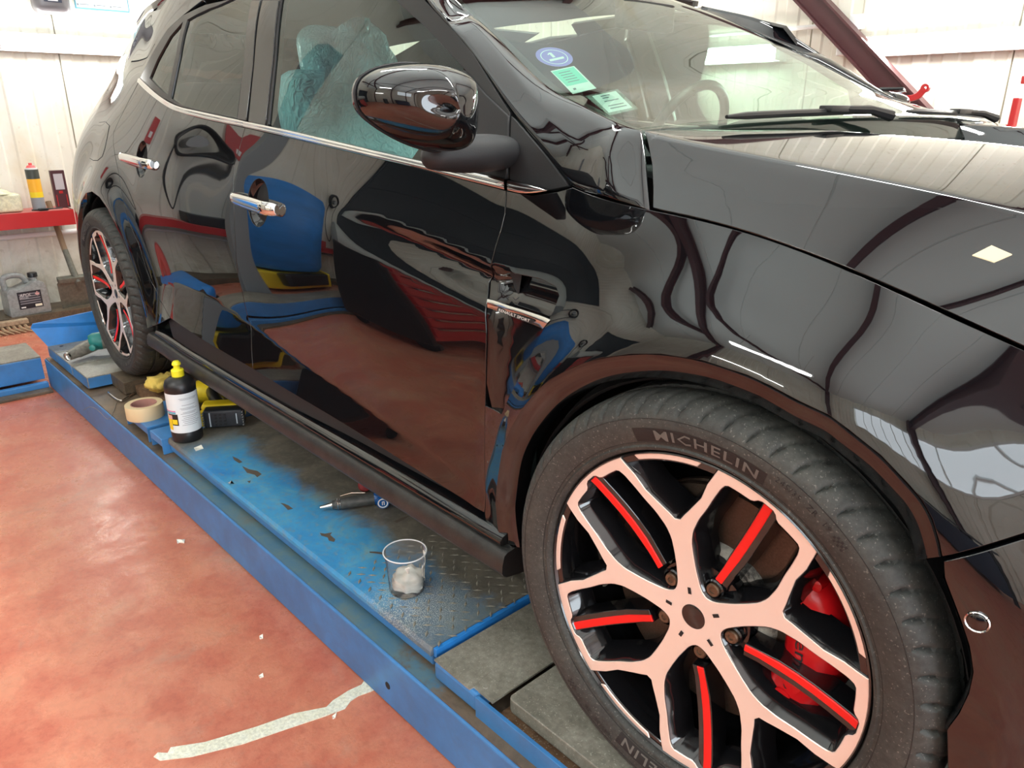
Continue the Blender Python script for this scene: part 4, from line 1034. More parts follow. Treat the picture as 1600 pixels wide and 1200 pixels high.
    def arc_text(nm, s, r0, r1, a0, a1, mat, lift, bold=0):
        V, F = textgeo(s, 1.0, 1, spacing=1.15 if bold else 1.12, fat=.014 if bold else 0)
        V[:, :2] -= V[:, :2].min(0); mx = V[:, 0].max(); my = V[:, 1].max(); P = []
        for v in V:
            a = math.radians(a0 + (a1 - a0) * v[0] / mx); r = r0 + (r1 - r0) * v[1] / my; P.append((r * math.cos(a), side_y(r) - lift, r * math.sin(a)))
        o = mk(nm, P, F, mat, wh)
        
        return o
    for base in (0, 180):
        band('lettering_band', .2640, .2845, 110.5 - base, 70.5 - base, TYRED, .0004)
        arc_text('tyre_lettering', 'MICHELIN', .2665, .2815, 103.6 - base, 72.6 - base, TYREL, .0010, 1)
        # little plump figure mark reduced to plain rounded strokes is omitted; size marking follows
        arc_text('tyre_lettering', '245/35  ZR  19', .2830, .2905, 68.4 - base, 52.4 - base, TYRED, .0006)
        for i in range(6):
            for j in range(3):
                if (i + j) % 2: band('tyre_flag_mark', .2800 + j * .0036, .2836 + j * .0036, 51.2 - base - i * .62, 50.6 - base - i * .62, TYRED, .0005)
    for rr_ in (.2862 + .011, .2625):
        m = MB(); pts = [(rr_ * math.cos(2 * PI * i / 120), side_y(rr_) - .0001, rr_ * math.sin(2 * PI * i / 120)) for i in range(120)]; m.tube(pts, .0005, 4, closed=True); m.build('sidewall_ring', TYRED, wh)
    m = MB(); m.lathe([(.0185, .0265), (.0185, .0172), (.0165, .0162), (0, .0158)], axis=(0, 1, 0), n=32); m.build('centre_cap', RIMBLK, wh, smooth=True, angle=40)
    m = MB()   # balance weights
    for i in range(2):
        for j in range(2): a = math.radians(-163 + i * 3.6); m.box((.2195 * math.cos(a), .085 + j * .017, .2195 * math.sin(a)), (.005, .014, .012), ry=-a, bev=.001)
    m.build('balance_weight', STEEL, wh)
    wh.rotation_euler = (0, -math.radians(rot), 0)
    return wh
def copy_tree(o, parent=None):
    c = o.copy(); COL.objects.link(c); c.parent = parent
    for ch in list(o.children): copy_tree(ch, c)
    return c
LOC = Vector((1.3, -YC, 0))
wf = build_wheel('wheel', 0); wf.location = LOC + Vector((0, 0, .326)); wf.rotation_euler = (0, 0, .0346)
wr = copy_tree(wf, car); wr.location = LOC + Vector((-2.669, .019, .3245)); wr.rotation_euler = (0, -math.radians(33), 0)
for x, src in ((0, wf), (-2.669, wr)):
    c = copy_tree(src, car); c.location = LOC + Vector((x, 2 * YC, .326)); c.rotation_euler = (0, .4, PI)
# brakes
def disc(x, z, y0, r):
    m = MB(); m.lathe([(.098, y0), (r, y0), (r + .001, y0 + .004), (r, y0 + .012), (r - .004, y0 + .013), (r - .004, y0 + .022), (r, y0 + .023), (r, y0 + .032), (.098, y0 + .034)], c=(x, 0, z), axis=(0, 1, 0), n=64, caps=False)
    d = m.build('brake_disc', DISCM, car, smooth=True, angle=40)
    m = MB(); m.lathe([(0, y0 - .012), (.088, y0 - .012), (.095, y0 - .008), (.098, y0), (.104, y0 + .002)], c=(x, 0, z), axis=(0, 1, 0), n=48, caps=False)
    for i in range(10):
        pass
    m.build('disc_bell', HAT, d, smooth=True, angle=40)
    m = MB()
    for i in range(6):
        a = 2 * PI * i / 6 + .4; m.lathe([(.017, y0 - .0135), (.0, y0 - .0137)], c=(x + .070 * math.cos(a), 0, z + .070 * math.sin(a)), axis=(0, 1, 0), n=16, caps=False)
    m.build('bell_hole', MATT, d)
disc(0, .326, .070, .178)
disc(-2.669, .3245, .085, .145)
def caliper(x, z, y0, a0, a1, r0, r1, text=None):
    rows = []; n = 22
    sec = [(r0, y0 + .030), (r0, y0 + .006), (r0 + .006, y0), (r0 + .024, y0 - .006), (r1 - .012, y0 - .006), (r1 + .004, y0 + .004), (r1 + .010, y0 + .020), (r1 + .010, y0 + .075)]
    for i in range(n + 1):
        a = a0 + (a1 - a0) * i / n; e = min(i, n - i) / n; sc = 1 - .28 * max(0, 1 - e * 7) ** 2; rm = (r0 + r1) / 2
        rows.append([Vector((x + (rm + (r - rm) * sc) * math.cos(math.radians(a)), y + (1 - sc) * .03, z + (rm + (r - rm) * sc) * math.sin(math.radians(a)))) for r, y in sec])
    cal = loft('brake_caliper', rows, CALR, car, flip=False)
    m = MB()
    for a in (a0 + 9, a0 + 21, a1 - 21, a1 - 9):
        c_ = (x + (r0 + .030) * math.cos(math.radians(a)), y0 - .004, z + (r0 + .030) * math.sin(math.radians(a)))
        m.lathe([(.013, .003), (.012, -.0045), (.0, -.0050)], c=c_, axis=(0, 1, 0), n=24, caps=False)
    m.build('piston_boss', CALR, cal, smooth=True, angle=40)
    for a in (a0 + 3, a1 - 3):
        m = MB(); m.lathe([(.008, .02), (.008, -.008), (.005, -.010), (0, -.010)], c=(x + (r1 + .002) * math.cos(math.radians(a)), y0 + .01, z + (r1 + .002) * math.sin(math.radians(a))), axis=(0, 1, 0), n=12, caps=False)
        m.build('caliper_bolt', CALR, cal, smooth=True, angle=40)
    if text:
        V, F = textgeo(text, 1, 2); V[:, :2] -= V[:, :2].min(0); mx, my = V[:, 0].max(), V[:, 1].max(); P = []
        for v in V:
            a = math.radians(a1 - 15 + (a0 + 15 - a1 + 15) * v[0] / mx); r = r0 + .020 + .017 * v[1] / my; P.append((x + r * math.cos(a), y0 - .0072, z + r * math.sin(a)))
        mk('caliper_lettering', P, F, BLACKP, cal)
    return cal
caliper(0, .326, .052, -38, 40, .115, .178, 'brembo')
caliper(-2.669, .3245, .075, 10, 60, .085, .138)

# ================================================================ DOOR MIRROR, HANDLES, WIPERS, BLADE, STICKERS
def podshape(mir=1):
    px = [(562, 152), (564, 132), (575, 117), (600, 105), (640, 98.5), (676, 103), (700, 114), (707, 130), (709, 165), (708, 200), (704, 224), (694, 236), (668, 233), (628, 218), (592, 196), (569, 174)]
    C = smooth_poly([ux(a, b, -.455)[1:] for a, b in px], 4, True); cen = np.array([-.105, .992]); rows = []
    for k in np.linspace(0, 1, 16):
        th = k * PI / 2; rad = math.sin(th) ** .85 if k else 0; dep = math.cos(th) ** .9
        rows.append([Vector((-.455 + .115 * dep * (1 - .22 * (-(y - cen[0])) / .09 if y < cen[0] else 1 - .05), cen[0] + (y - cen[0]) * rad, cen[1] + (z - cen[1]) * rad)) for y, z in C])
    rows.append([Vector((-.475, cen[0] + (y - cen[0]) * 1.0, cen[1] + (z - cen[1]) * 1.0)) for y, z in C])
    rows.append([Vector((-.482, cen[0] + (y - cen[0]) * .95, cen[1] + (z - cen[1]) * .95)) for y, z in C])
    return rows, C, cen
rows, C, cen = podshape()
pod, pod2 = loft('door_mirror', rows, PAINT, car, closed=True, mirror=True)
_far = []
for src, sg in ((pod, 0), (pod2, 1)):
    f = (lambda y: 2 * YC - y) if sg else (lambda y: y)
    V = [(-.478, f(cen[0] + (y - cen[0]) * .93), cen[1] + (z - cen[1]) * .93) for y, z in C]
    mk('mirror_glass', V, [tuple(range(len(V)))] if not sg else [tuple(range(len(V)))[::-1]], simple('mirror_silver', (.8, .85, .85), .02, metal=1) if not sg else bpy.data.materials['mirror_silver'], src)
    m = MB(); ring = [(-.4665, f(cen[0] + (y - cen[0]) * 1.004), cen[1] + (z - cen[1]) * 1.004) for y, z in C]; m.tube(ring, .0022, 6, closed=True); m.build('housing_seam', MATT, src, smooth=True)
    # lower housing shell line
    low = [(c, d) for c, d in C if d < .965]
    a, b = uy(664, 246, -.055), uy(786, 238, .115); n_ = 14; V = []; F = []
    cu = uy(718, 240, .02)
    for i in range(n_ + 1):
        t_ = i / n_; p = (1 - t_) ** 2 * a + 2 * t_ * (1 - t_) * (cu + np.array((0.01, 0, .0))) + t_ ** 2 * b
        ry_ = .010 + .030 * math.sin(PI * min(1, t_ * .62 + .05)); rz_ = .008 + .022 * math.sin(PI * min(1, .12 + t_ * .55))
        if i == 0: ry_ = rz_ = .004
        for k in range(20): an = 2 * PI * k / 20; V.append((p[0] + ry_ * math.cos(an), f(p[1] + .3 * ry_ * math.cos(an)), p[2] + rz_ * math.sin(an)))
    for i in range(n_):
        for k in range(20): l = (k + 1) % 20; q = (i * 20 + k, (i + 1) * 20 + k, (i + 1) * 20 + l, i * 20 + l); F.append(q if not sg else q[::-1])
    F.append(tuple(range(20))); mk('mirror_arm', V, F, MATT, src, smooth=True, angle=60)
# the far mirror is folded in against its door
pv = Vector((-.50, 1.80, .95)); Mf = Matrix.Translation(pv) @ Matrix.Rotation(1.25, 4, 'Z') @ Matrix.Translation(-pv)
for o in [pod2] + list(pod2.children): o.data.transform(Mf)
# handles
def handle(px0, px1, cup, w0, w1, hh, mirror=True):
    a = onS(*px0, f_side); b = onS(*px1, f_side); c = onS(*cup, f_side)
    for f_, sg in (((lambda y: y), 0), ((lambda y: 2 * YC - y), 1)):
        rows = []; n_ = 22
        for i in range(n_ + 1):
            t_ = i / n_; x = a[0] + (b[0] - a[0]) * t_; z = a[1] + (b[1] - a[1]) * t_; y = float(f_side(x, z)); e = math.sin(PI * min(max(t_, .0), 1)) ** .35
            out = .006 + .020 * min(1, 6 * min(t_, 1 - t_) + .05) ** .7; hz = (w0 + (w1 - w0) * t_) * (.72 + .28 * e); th = .011
            sec = [(0, 1), (.55, .92), (1, .45), (1.05, 0), (1, -.45), (.55, -.92), (0, -1), (-.4, -.5), (-.4, .5)]
            rows.append([Vector((x, f_(y - out - th * (q - .5)), z + hz * r)) for q, r in sec])
        for e_ in (0, -1):
            cc_ = sum(rows[e_], Vector()) / len(rows[e_]); lay = [[cc_ + (v - cc_) * q for v in rows[e_]] for q in (.8, .4, .02)]
            rows = lay[::-1] + rows if e_ == 0 else rows + lay
        h = loft('door_handle', rows, CHROME, car, closed=True, flip=bool(sg) )
        cc = Vector((c[0], f_(float(f_side(*c))), c[1])); sgn = 1 if not sg else -1
        V = []; F = []; nn_ = 36
        for k, (q, dp) in enumerate(((1.03, -.0002), (.985, .004), (.95, .012), (.82, .022), (.55, .028), (.0, .030))):
            for i in range(nn_):
                an = 2 * PI * i / nn_; x, z = c[0] + .056 * q * math.cos(an), c[1] + .056 * q * math.sin(an); V.append((x, f_(float(f_side(x, z)) + dp + (.0012 if k == 0 else 0)), z))
        for k in range(5):
            for i in range(nn_): j = (i + 1) % nn_; q = (k * nn_ + i, k * nn_ + j, (k + 1) * nn_ + j, (k + 1) * nn_ + i); F.append(q if not sg else q[::-1])
        mk('handle_cup', V, F, GLOSSBLK, h, smooth=True)
handle((369, 306), (437, 328), (403, 317), .015, .019, 0)
handle((194, 243), (241, 257), (221, 249), .015, .019, 0)
# chrome blade in the side vent with its badge
Q = [onS(a, b, f_side) for a, b in [(762, 466), (861, 499), (848, 514), (762, 481)]]
def bp_(u, v):
    a = np.array(Q[0]) + (np.array(Q[1]) - Q[0]) * u; b = np.array(Q[3]) + (np.array(Q[2]) - Q[3]) * u; q = a + (b - a) * v
    return q
rows = []
for v, o in ((0, .0005), (.03, .0045), (.35, .006), (.45, .0052), (.97, .0045), (1, -.003)):
    rows.append([Vector((*[bp_(u, v)[0]], float(f_side(*bp_(u, v))) * 1 - o + .004, bp_(u, v)[1])) for u in np.linspace(0, 1, 12)])
bl = loft('vent_blade', rows, SATINCHROME, car)
def bpt(u, v, o): q = bp_(u, v); return Vector((q[0], float(f_side(*q)) - o + .004, q[1]))
mk('badge_plate', [bpt(.20, .50, .0062), bpt(.80, .50, .0062), bpt(.83, .62, .0062), bpt(.80, .96, .0058), bpt(.20, .96, .0058), bpt(.185, .75, .006)], [(0, 5, 4, 3, 2, 1)], simple('badge_black', (.012, .012, .012), .4), bl)
r_ = bpt(.78, .86, 0) - bpt(.22, .86, 0)
placed_text('badge_lettering', 'RENAULT SPORT', bpt(.225, .86, .0070), r_, bpt(.5, .5, 0) - bpt(.5, .95, 0), (bpt(.5, .58, 0) - bpt(.5, .87, 0)).length, simple('badge_white', (.85, .83, .78), .4), bl, width=r_.length * .97)
# windshield helpers: ray hits on the glass
from mathutils.bvhtree import BVHTree
wsb = BVHTree.FromPolygons([v.co[:] for v in ws.data.vertices], [tuple(p.vertices) for p in ws.data.polygons])
def onW(px, py, off=.0015):
    d = Vector(dray(px, py)).normalized(); h = wsb.ray_cast(Vector(CP), d)
    return h[0] + d * off if h[0] is not None else None
def quadmesh(name, q, mat, parent, n=6, off=.0015):
    V = []; F = []
    for i in range(n + 1):
        for j in range(n + 1):
            u, v = i / n, j / n; a = np.array(q[0]) * (1 - u) + np.array(q[1]) * u; b = np.array(q[3]) * (1 - u) + np.array(q[2]) * u; p = a * (1 - v) + b * v; V.append(onW(p[0], p[1], off))
    for i in range(n):
        for j in range(n): k = i * (n + 1) + j; F.append((k, k + n + 1, k + n + 2, k + 1))
    return mk(name, V, F, mat, parent)
ST = [simple('sticker_purple', (.22, .17, .62), .5), simple('sticker_green', (.10, .66, .52), .5), simple('sticker_white', (.72, .86, .86), .5), simple('sticker_ink', (.06, .12, .16), .5)]
def disc_on(name, cx, cy, rx, ry, rot, mat, parent, off, r0=0):
    V = []; F = []; n_ = 40
    for i in range(n_):
        a = 2 * PI * i / n_
        for k in (r0, 1):
            x, y = rx * k * math.cos(a), ry * k * math.sin(a); V.append(onW(cx + x * math.cos(rot) - y * math.sin(rot), cy + x * math.sin(rot) + y * math.cos(rot), off))
    for i in range(n_): j = (i + 1) % n_; F.append((2 * i, 2 * i + 1, 2 * j + 1, 2 * j))
    return mk(name, V, F, mat, parent)
s1 = disc_on('emissions_sticker', 866, 89, 29.5, 14.5, .17, ST[0], car, .0030)
disc_on('sticker_ring', 866, 89, 22, 10.8, .17, ST[2], s1, .0024, .94)
quadmesh('sticker_digit', [(857, 83), (861, 82), (868, 89), (864, 90)], ST[2], s1, 2, .0022); quadmesh('sticker_digit', [(855, 85), (858, 82), (860, 83), (857, 86)], ST[2], s1, 2, .0022); quadmesh('sticker_digit', [(858, 93), (880, 88), (882, 91), (860, 96)], ST[2], s1, 2, .0022)
s2 = quadmesh('insurance_sticker', [(860, 111), (897, 103), (932, 138), (895, 147)], ST[2], car, 6, .0035)
quadmesh('green_field', [(862, 112), (896, 104.5), (919, 127.5), (886, 135)], ST[1], s2, 6, .0028)
for k in range(5):
    a = .14 + k * .15; x0, y0 = 862 + 24 * a + 7, 112 + 23 * a - 1; quadmesh('print_line', [(x0, y0), (x0 + 18, y0 - 4), (x0 + 19, y0 - 3), (x0 + 1, y0 + 1)], ST[3], s2, 2, .0022)
quadmesh('print_line', [(895, 138), (899, 137), (901, 139.5), (897, 141)], ST[3], s2, 2, .0022)
s3 = quadmesh('service_sleeve', [(914, 150), (965, 139), (998, 170), (952, 180.5)], simple('clear_sleeve', (.30, .42, .40), .25, trans=.4, alpha=.7), car, 6, .0050)
quadmesh('white_card', [(925, 150), (962, 142), (988, 168), (951, 176)], ST[2], s3, 6, .0040)
for (x0, y0, L) in ((938, 150, 14), (941, 153, 10), (944, 158, 22), (950, 165, 24), (953, 169, 26)):
    quadmesh('print_line', [(x0, y0), (x0 + L, y0 - L * .2), (x0 + L + 1, y0 - L * .2 + 1.4), (x0 + 1, y0 + 1.4)], ST[3], s3, 2, .0032)
# wipers
def wiper(y0, y1, x0, ya):
    def wp(y, dz, t=0.0): k = int(round((y - .0) * 0)); return None
def onWy(y, i): # point on glass: row of side-to-side index
    s = (y - Eg[i][1]) / (2 * YC - 2 * Eg[i][1]); j = min(max(s * ng, 0), ng - .001); j0 = int(j); return rows_ws[j0][i].lerp(rows_ws[j0 + 1][i], j - j0)
rows_ws = [[ws.data.vertices[j * len(Eg) + i].co.copy() for i in range(len(Eg))] for j in range(ng + 1)]
for (ya, yb, yc) in ((.34, .92, .80), (1.0, 1.62, 1.50)):
    i = len(Eg) - 8; pts = [onWy(y, i) + Vector((.004, 0, .010)) for y in np.linspace(ya, yb, 12)]
    m = MB(); m.tube(pts, [.003] + [.006] * 10 + [.003], 8); wp = m.build('wiper_blade', BLACKP, car, smooth=True)
    e = onWy(yc, len(Eg) - 6) + Vector((.03, .03, .010)); mid = onWy((ya + yb) / 2 + .05, i) + Vector((.004, 0, .015))
    m = MB(); m.tube([e, e * .6 + mid * .4 + Vector((0, 0, .006)), mid], [.011, .008, .006], 8); m.box(tuple(mid), (.025, .09, .012), bev=.003); m.build('wiper_arm', BLACKP, wp, smooth=True, angle=40)
# masking tape on the bonnet
tq = [onH(1519, 400), onH(1549, 385), onH(1581, 399), onH(1553, 411)]
TAPE = simple('cream_masking_tape', (.80, .72, .48), .7)
V = [(a, b, float(h_hood(a, b)) + .0012) for a, b in tq]; cent = np.mean(tq, 0)
tp_ = mk('masking_tape_piece', V + [(a, b, float(h_hood(a, b)) + .0002) for a, b in tq], [(0, 1, 2, 3), (3, 2, 6, 7), (0, 3, 7, 4), (1, 0, 4, 5), (2, 1, 5, 6)], TAPE)
if sum(np.cross(np.array(tq[(i + 1) % 4]) - tq[i], np.array(tq[(i + 2) % 4]) - tq[(i + 1) % 4]) for i in range(4)) < 0: tp_.data.flip_normals()
tag(tp_, 'small piece of cream masking tape stuck on the black bonnet', 'tape')

# ================================================================ INTERIOR
PLAST = bpy.data.materials.new('pale_blue_plastic_film'); PLAST.use_nodes = True
b = PLAST.node_tree.nodes['Principled BSDF']; b.inputs['Base Color'].default_value = (.42, .80, .95, 1); b.inputs['Roughness'].default_value = .25; b.inputs['Alpha'].default_value = .85
tt = PLAST.node_tree; n_ = tt.nodes.new('ShaderNodeTexNoise'); n_.inputs['Scale'].default_value = 14; n_.inputs['Distortion'].default_value = 1.5; bp = tt.nodes.new('ShaderNodeBump'); bp.inputs['Strength'].default_value = .9; bp.inputs['Distance'].default_value = .02
tt.links.new(n_.outputs['Fac'], bp.inputs['Height']); tt.links.new(bp.outputs['Normal'], b.inputs['Normal'])
SEAT = simple('dark_seat_cloth', (.03, .032, .035), .85)
def rbox(mb, c, d, bev, rx=0, ry=0, rz=0):
    bm = bmesh.new(); bmesh.ops.create_cube(bm, size=1); bmesh.ops.scale(bm, vec=d, verts=bm.verts); bmesh.ops.bevel(bm, geom=bm.edges[:], offset=bev, segments=5, affect='EDGES', profile=.5)
    bmesh.ops.transform(bm, matrix=Matrix.Translation(c) @ Matrix.Rotation(rz, 4, 'Z') @ Matrix.Rotation(ry, 4, 'Y') @ Matrix.Rotation(rx, 4, 'X'), verts=bm.verts); bm.verts.ensure_lookup_table()
    mb.add([v.co[:] for v in bm.verts], [[v.index for v in f.verts] for f in bm.faces]); bm.free()
for y, mat in ((.55, PLAST), (1.31, SEAT)):
    m = MB(); rbox(m, (-1.30, y, .44), (.52, .50, .16), .06, ry=-.08); s = m.build('front_seat', mat, car, smooth=True, angle=60)
    m = MB(); rbox(m, (-1.62, y, .78), (.14, .50, .66), .065, ry=-.20); m.build('backrest', mat, s, smooth=True, angle=60)
    m = MB(); rbox(m, (-1.70, y, 1.13), (.11, .30, .20), .05, ry=-.16); m.build('headrest', mat, s, smooth=True, angle=60)
    if y < 1:   # the film hangs loosely from headrest to shoulders
        rows2 = []
        for k in range(9):
            t_ = k / 8; z = 1.25 - .45 * t_; w_ = .13 + .17 * sst(t_, .1, .8); xx = -1.60 + .12 * t_
            rows2.append([Vector((xx + .012 * math.sin(j * 2.1 + k) - .05 * abs(j / 12 - .5), y + w_ * (j / 6 - 1), z - .10 * (abs(j / 6 - 1)) ** 2 * (1 - t_))) for j in range(13)])
        loft('seat_film', rows2, PLAST, s)
m = MB(); rbox(m, (-2.25, YC, .48), (.45, 1.20, .18), .06); rbox(m, (-2.52, YC, .80), (.14, 1.20, .60), .06, ry=-.25); m.build('rear_bench', SEAT, car, smooth=True, angle=60)
dk = []
for y in np.linspace(.13, 2 * YC - .13, 30):
    bump = .035 * math.exp(-((y - 1.31) / .17) ** 2)
    dk.append([Vector((-.20, y, .90)), Vector((-.42, y, .935)), Vector((-.62, y, .94 + bump)), Vector((-.74, y, .94 + bump)), Vector((-.79, y, .90)), Vector((-.80, y, .70)), Vector((-.70, y, .55))])
loft('dashboard', dk, DARKIN, car, flip=True)
m = MB(); c_ = Vector((-.98, 1.31, .90)); q = Vector((-.92, 0, .40)).normalized(); u_ = Vector((0, 1, 0)); v_ = q.cross(u_)
m.tube([c_ + (u_ * math.cos(2 * PI * i / 40) + v_ * math.sin(2 * PI * i / 40)) * .182 for i in range(40)], .015, 12, closed=True); stw = m.build('steering_wheel', BLACKP, car, smooth=True)
m = MB(); m.box(tuple(c_), (.05, .16, .10), bev=.02); m.tube([c_ - u_ * .17, c_ + u_ * .17], .012, 8); m.tube([c_, c_ - v_ * .17 if (c_ - v_).z < c_.z else c_ + v_ * .17], .012, 8); m.tube([c_, c_ - q * .25], .03, 12); m.build('steering_hub', BLACKP, stw, smooth=True, angle=40)
m = MB(); m.box((-.86, YC, 1.22), (.03, .22, .07), bev=.012); m.build('interior_mirror', BLACKP, car)
m = MB(); m.box((-1.5, YC, .28), (2.2, 1.5, .04)); m.build('cabin_floor', DARKIN, car)
m = MB(); m.box((-.45, YC, .62), (.06, 1.5, .60)); m.build('bulkhead', MATT, car)
for o in list(bpy.data.objects):
    if o.parent is car and o not in (wf, wr) and o.name.split('.')[0] != 'wheel' and o.location.length < 1e-9: o.location = (1.3, -YC, 0)

# ================================================================ THINGS ON THE LIFT
def zat(x, y, py):
    lo, hi = -1.0, 4.0
    for _ in range(50):
        m_ = (lo + hi) / 2; d = np.array((x, y, m_)) - CP; q = 600 - CF * (d @ CU) / (d @ CW)
        if q > py: lo = m_
        else: hi = m_
    return lo
def depth(p): return float((np.array(p) - CP) @ CW)
def wrap(name, c, r, a0, a1, z0, z1, mat, parent, n=24):
    V = []; F = []
    for i in range(n + 1):
        a = math.radians(a0 + (a1 - a0) * i / n)
        for z in (z0, z1): V.append((c[0] + r * math.cos(a), c[1] + r * math.sin(a), c[2] + z))
    for i in range(n): F.append((2 * i, 2 * i + 2, 2 * i + 3, 2 * i + 1))
    return mk(name, V, F, mat, parent, smooth=True)
INK = simple('grey_ink', (.22, .24, .27), .6); MAG = simple('magenta_ink', (.70, .06, .28), .5); CYAN = simple('cyan_ink', (.12, .42, .55), .5)
# polishing compound bottle
b0 = uz(294, 684, 0); bot = empty('polish_bottle', tuple(b0), 'black polish bottle with a bright yellow cap and white label', 'bottle')
m = MB(); m.lathe([(.0, 0), (.043, 0), (.0465, .004), (.0470, .03), (.0465, .0315), (.0465, .172), (.0470, .174), (.0465, .186), (.042, .200), (.030, .209), (.018, .213), (.0, .213)], n=40, caps=False); m.build('bottle_body', BLACKP, bot, smooth=True, angle=50)
m = MB(); m.lathe([(.0, .205), (.0185, .206), (.019, .232), (.0165, .235), (.0105, .236), (.0095, .246), (.0105, .2475), (.0135, .250), (.0125, .256), (.0085, .261), (0, .262)], n=28, caps=False); m.build('bottle_cap', YELLOWB, bot, smooth=True, angle=40)
LAB = simple('white_label', (.78, .84, .86), .45)
lb = wrap('bottle_label', (0, 0, 0), .0470, -112, 80, .036, .166, LAB, bot)
wrap('label_stripe', (0, 0, 0), .0472, -112, -48, .108, .111, MAG, lb, 8); wrap('label_stripe', (0, 0, 0), .0472, -112, -48, .101, .107, CYAN, lb, 8)
wrap('label_picture', (0, 0, 0), .0473, -88, -42, .062, .100, BLACKP, lb, 8); wrap('label_picture', (0, 0, 0), .0474, -98, -70, .045, .088, YELLOWP, lb, 8); wrap('label_picture', (0, 0, 0), .0475, -68, -46, .066, .082, YELLOWP, lb, 8)
wrap('label_picture', (0, 0, 0), .0475, -92, -66, .082, .096, simple('skin_print', (.75, .42, .36), .5), lb, 8)
for k, z in enumerate((.150, .146, .128, .118, .114, .104, .100, .092, .086, .080, .074, .068, .062)): wrap('label_line', (0, 0, 0), .0473, -30 + (k % 3) * 4, 44 - (k * 7) % 22, z, z + .0011, INK, lb, 8)
# transparent cup with white paste
c0 = uz(636, 921, 0); cup = empty('plastic_cup', tuple(c0), 'clear plastic cup with white paste inside, standing on the blue deck', 'cup')
CUPM = bpy.data.materials.new('clear_plastic'); CUPM.use_nodes = True; t = CUPM.node_tree; t.nodes.remove(t.nodes['Principled BSDF']); out = t.nodes['Material Output']
tr = t.nodes.new('ShaderNodeBsdfTransparent'); tr.inputs[0].default_value = (.94, .95, .95, 1); gl = t.nodes.new('ShaderNodeBsdfGlossy'); gl.inputs['Roughness'].default_value = .12; df = t.nodes.new('ShaderNodeBsdfTranslucent'); df.inputs[0].default_value = (.85, .87, .88, 1); df2 = t.nodes.new('ShaderNodeBsdfDiffuse'); df2.inputs[0].default_value = (.85, .87, .88, 1)
a1 = t.nodes.new('ShaderNodeMixShader'); a1.inputs[0].default_value = .5; t.links.new(df.outputs[0], a1.inputs[1]); t.links.new(df2.outputs[0], a1.inputs[2])
a2 = t.nodes.new('ShaderNodeMixShader'); a2.inputs[0].default_value = .12; t.links.new(tr.outputs[0], a2.inputs[1]); t.links.new(a1.outputs[0], a2.inputs[2])
fr_ = t.nodes.new('ShaderNodeLayerWeight'); fr_.inputs[0].default_value = .12; a3 = t.nodes.new('ShaderNodeMixShader'); t.links.new(fr_.outputs['Fresnel'], a3.inputs[0]); t.links.new(a2.outputs[0], a3.inputs[1]); t.links.new(gl.outputs[0], a3.inputs[2]); t.links.new(a3.outputs[0], out.inputs['Surface'])
H = .098; m = MB(); m.lathe([(0, .002), (.036, .002), (.038, .005), (.0435, H - .012), (.045, H - .010), (.0455, H)], n=64, caps=False); m.build('cup_wall', CUPM, cup, smooth=True, angle=60)
m = MB(); m.tube([(.0465 * math.cos(2 * PI * i / 64), .0465 * math.sin(2 * PI * i / 64), H) for i in range(64)], .0014, 8, closed=True); m.build('cup_rim', simple('milky_rim', (.80, .82, .83), .3), cup, smooth=True)
PASTE = simple('white_polish_paste', (.86, .83, .74), .4, bump=.5, bscale=90)
bm = bmesh.new(); bmesh.ops.create_icosphere(bm, subdivisions=4, radius=1)
for v in bm.verts:
    p = v.co.copy(); n_ = .12 * math.sin(7 * p.x + 2) * math.sin(6 * p.y) + .08 * math.sin(13 * p.z + 5 * p.x); v.co = Vector((p.x * .034 * (1 + n_) + .001, p.y * .034 * (1 + n_) + .002, max(.0035, .024 + p.z * (.028 + .008 * p.y) * (1 + n_))))
pm = bpy.data.meshes.new('white_paste'); bm.to_mesh(pm); bm.free(); pm.materials.append(PASTE); pm.polygons.foreach_set('use_smooth', [True] * len(pm.polygons)); po = bpy.data.objects.new('white_paste', pm); COL.objects.link(po); po.parent = cup
def splat(name, a, z, w_, h_, par):
    V = []; F = []; n_ = 18
    for i in range(n_):
        an = 2 * PI * i / n_; rr = 1 + .3 * math.sin(3 * an + a) + .15 * math.sin(5 * an); zz = z + h_ * rr * math.sin(an); q = a + w_ * rr * math.cos(an); r_ = .0378 + .0062 * zz / H; V.append((r_ * math.cos(q), r_ * math.sin(q), zz))
    V.append(((.0378 + .006 * z / H) * .965 * math.cos(a), (.0378 + .006 * z / H) * .965 * math.sin(a), z))
    F = [(i, (i + 1) % n_, n_) for i in range(n_)]; o = mk(name, V, F, PASTE, par, smooth=True); so = o.modifiers.new('s', 'SOLIDIFY'); so.thickness = .0016; so.offset = 0
splat('paste_smear', math.radians(60), .080, .26, .012, cup); splat('paste_smear', math.radians(42), .055, .12, .018, cup); splat('paste_smear', math.radians(-28), .078, .10, .008, cup); splat('paste_smear', math.radians(28), .060, .10, .014, cup)
# roll of masking tape
t0 = uz(228, 650, -.002); ms = empty('masking_tape_roll', tuple(t0), 'cream roll of masking tape lying flat beside the black bottle', 'tape roll')
m = MB(); m.lathe([(.042, 0), (.060, 0), (.0605, .001), (.0605, .047), (.060, .048), (.043, .048), (.042, .047), (.042, 0)], n=48, caps=False); m.build('tape', simple('cream_tape', (.74, .58, .34), .6), ms, smooth=True, angle=40)
m = MB(); m.lathe([(.0418, 0), (.0418, .0485), (.0395, .0485), (.0395, 0), (.0418, 0)], n=48, caps=False); m.build('cardboard_core', simple('printed_core', (.50, .24, .19), .7), ms, smooth=True, angle=40)
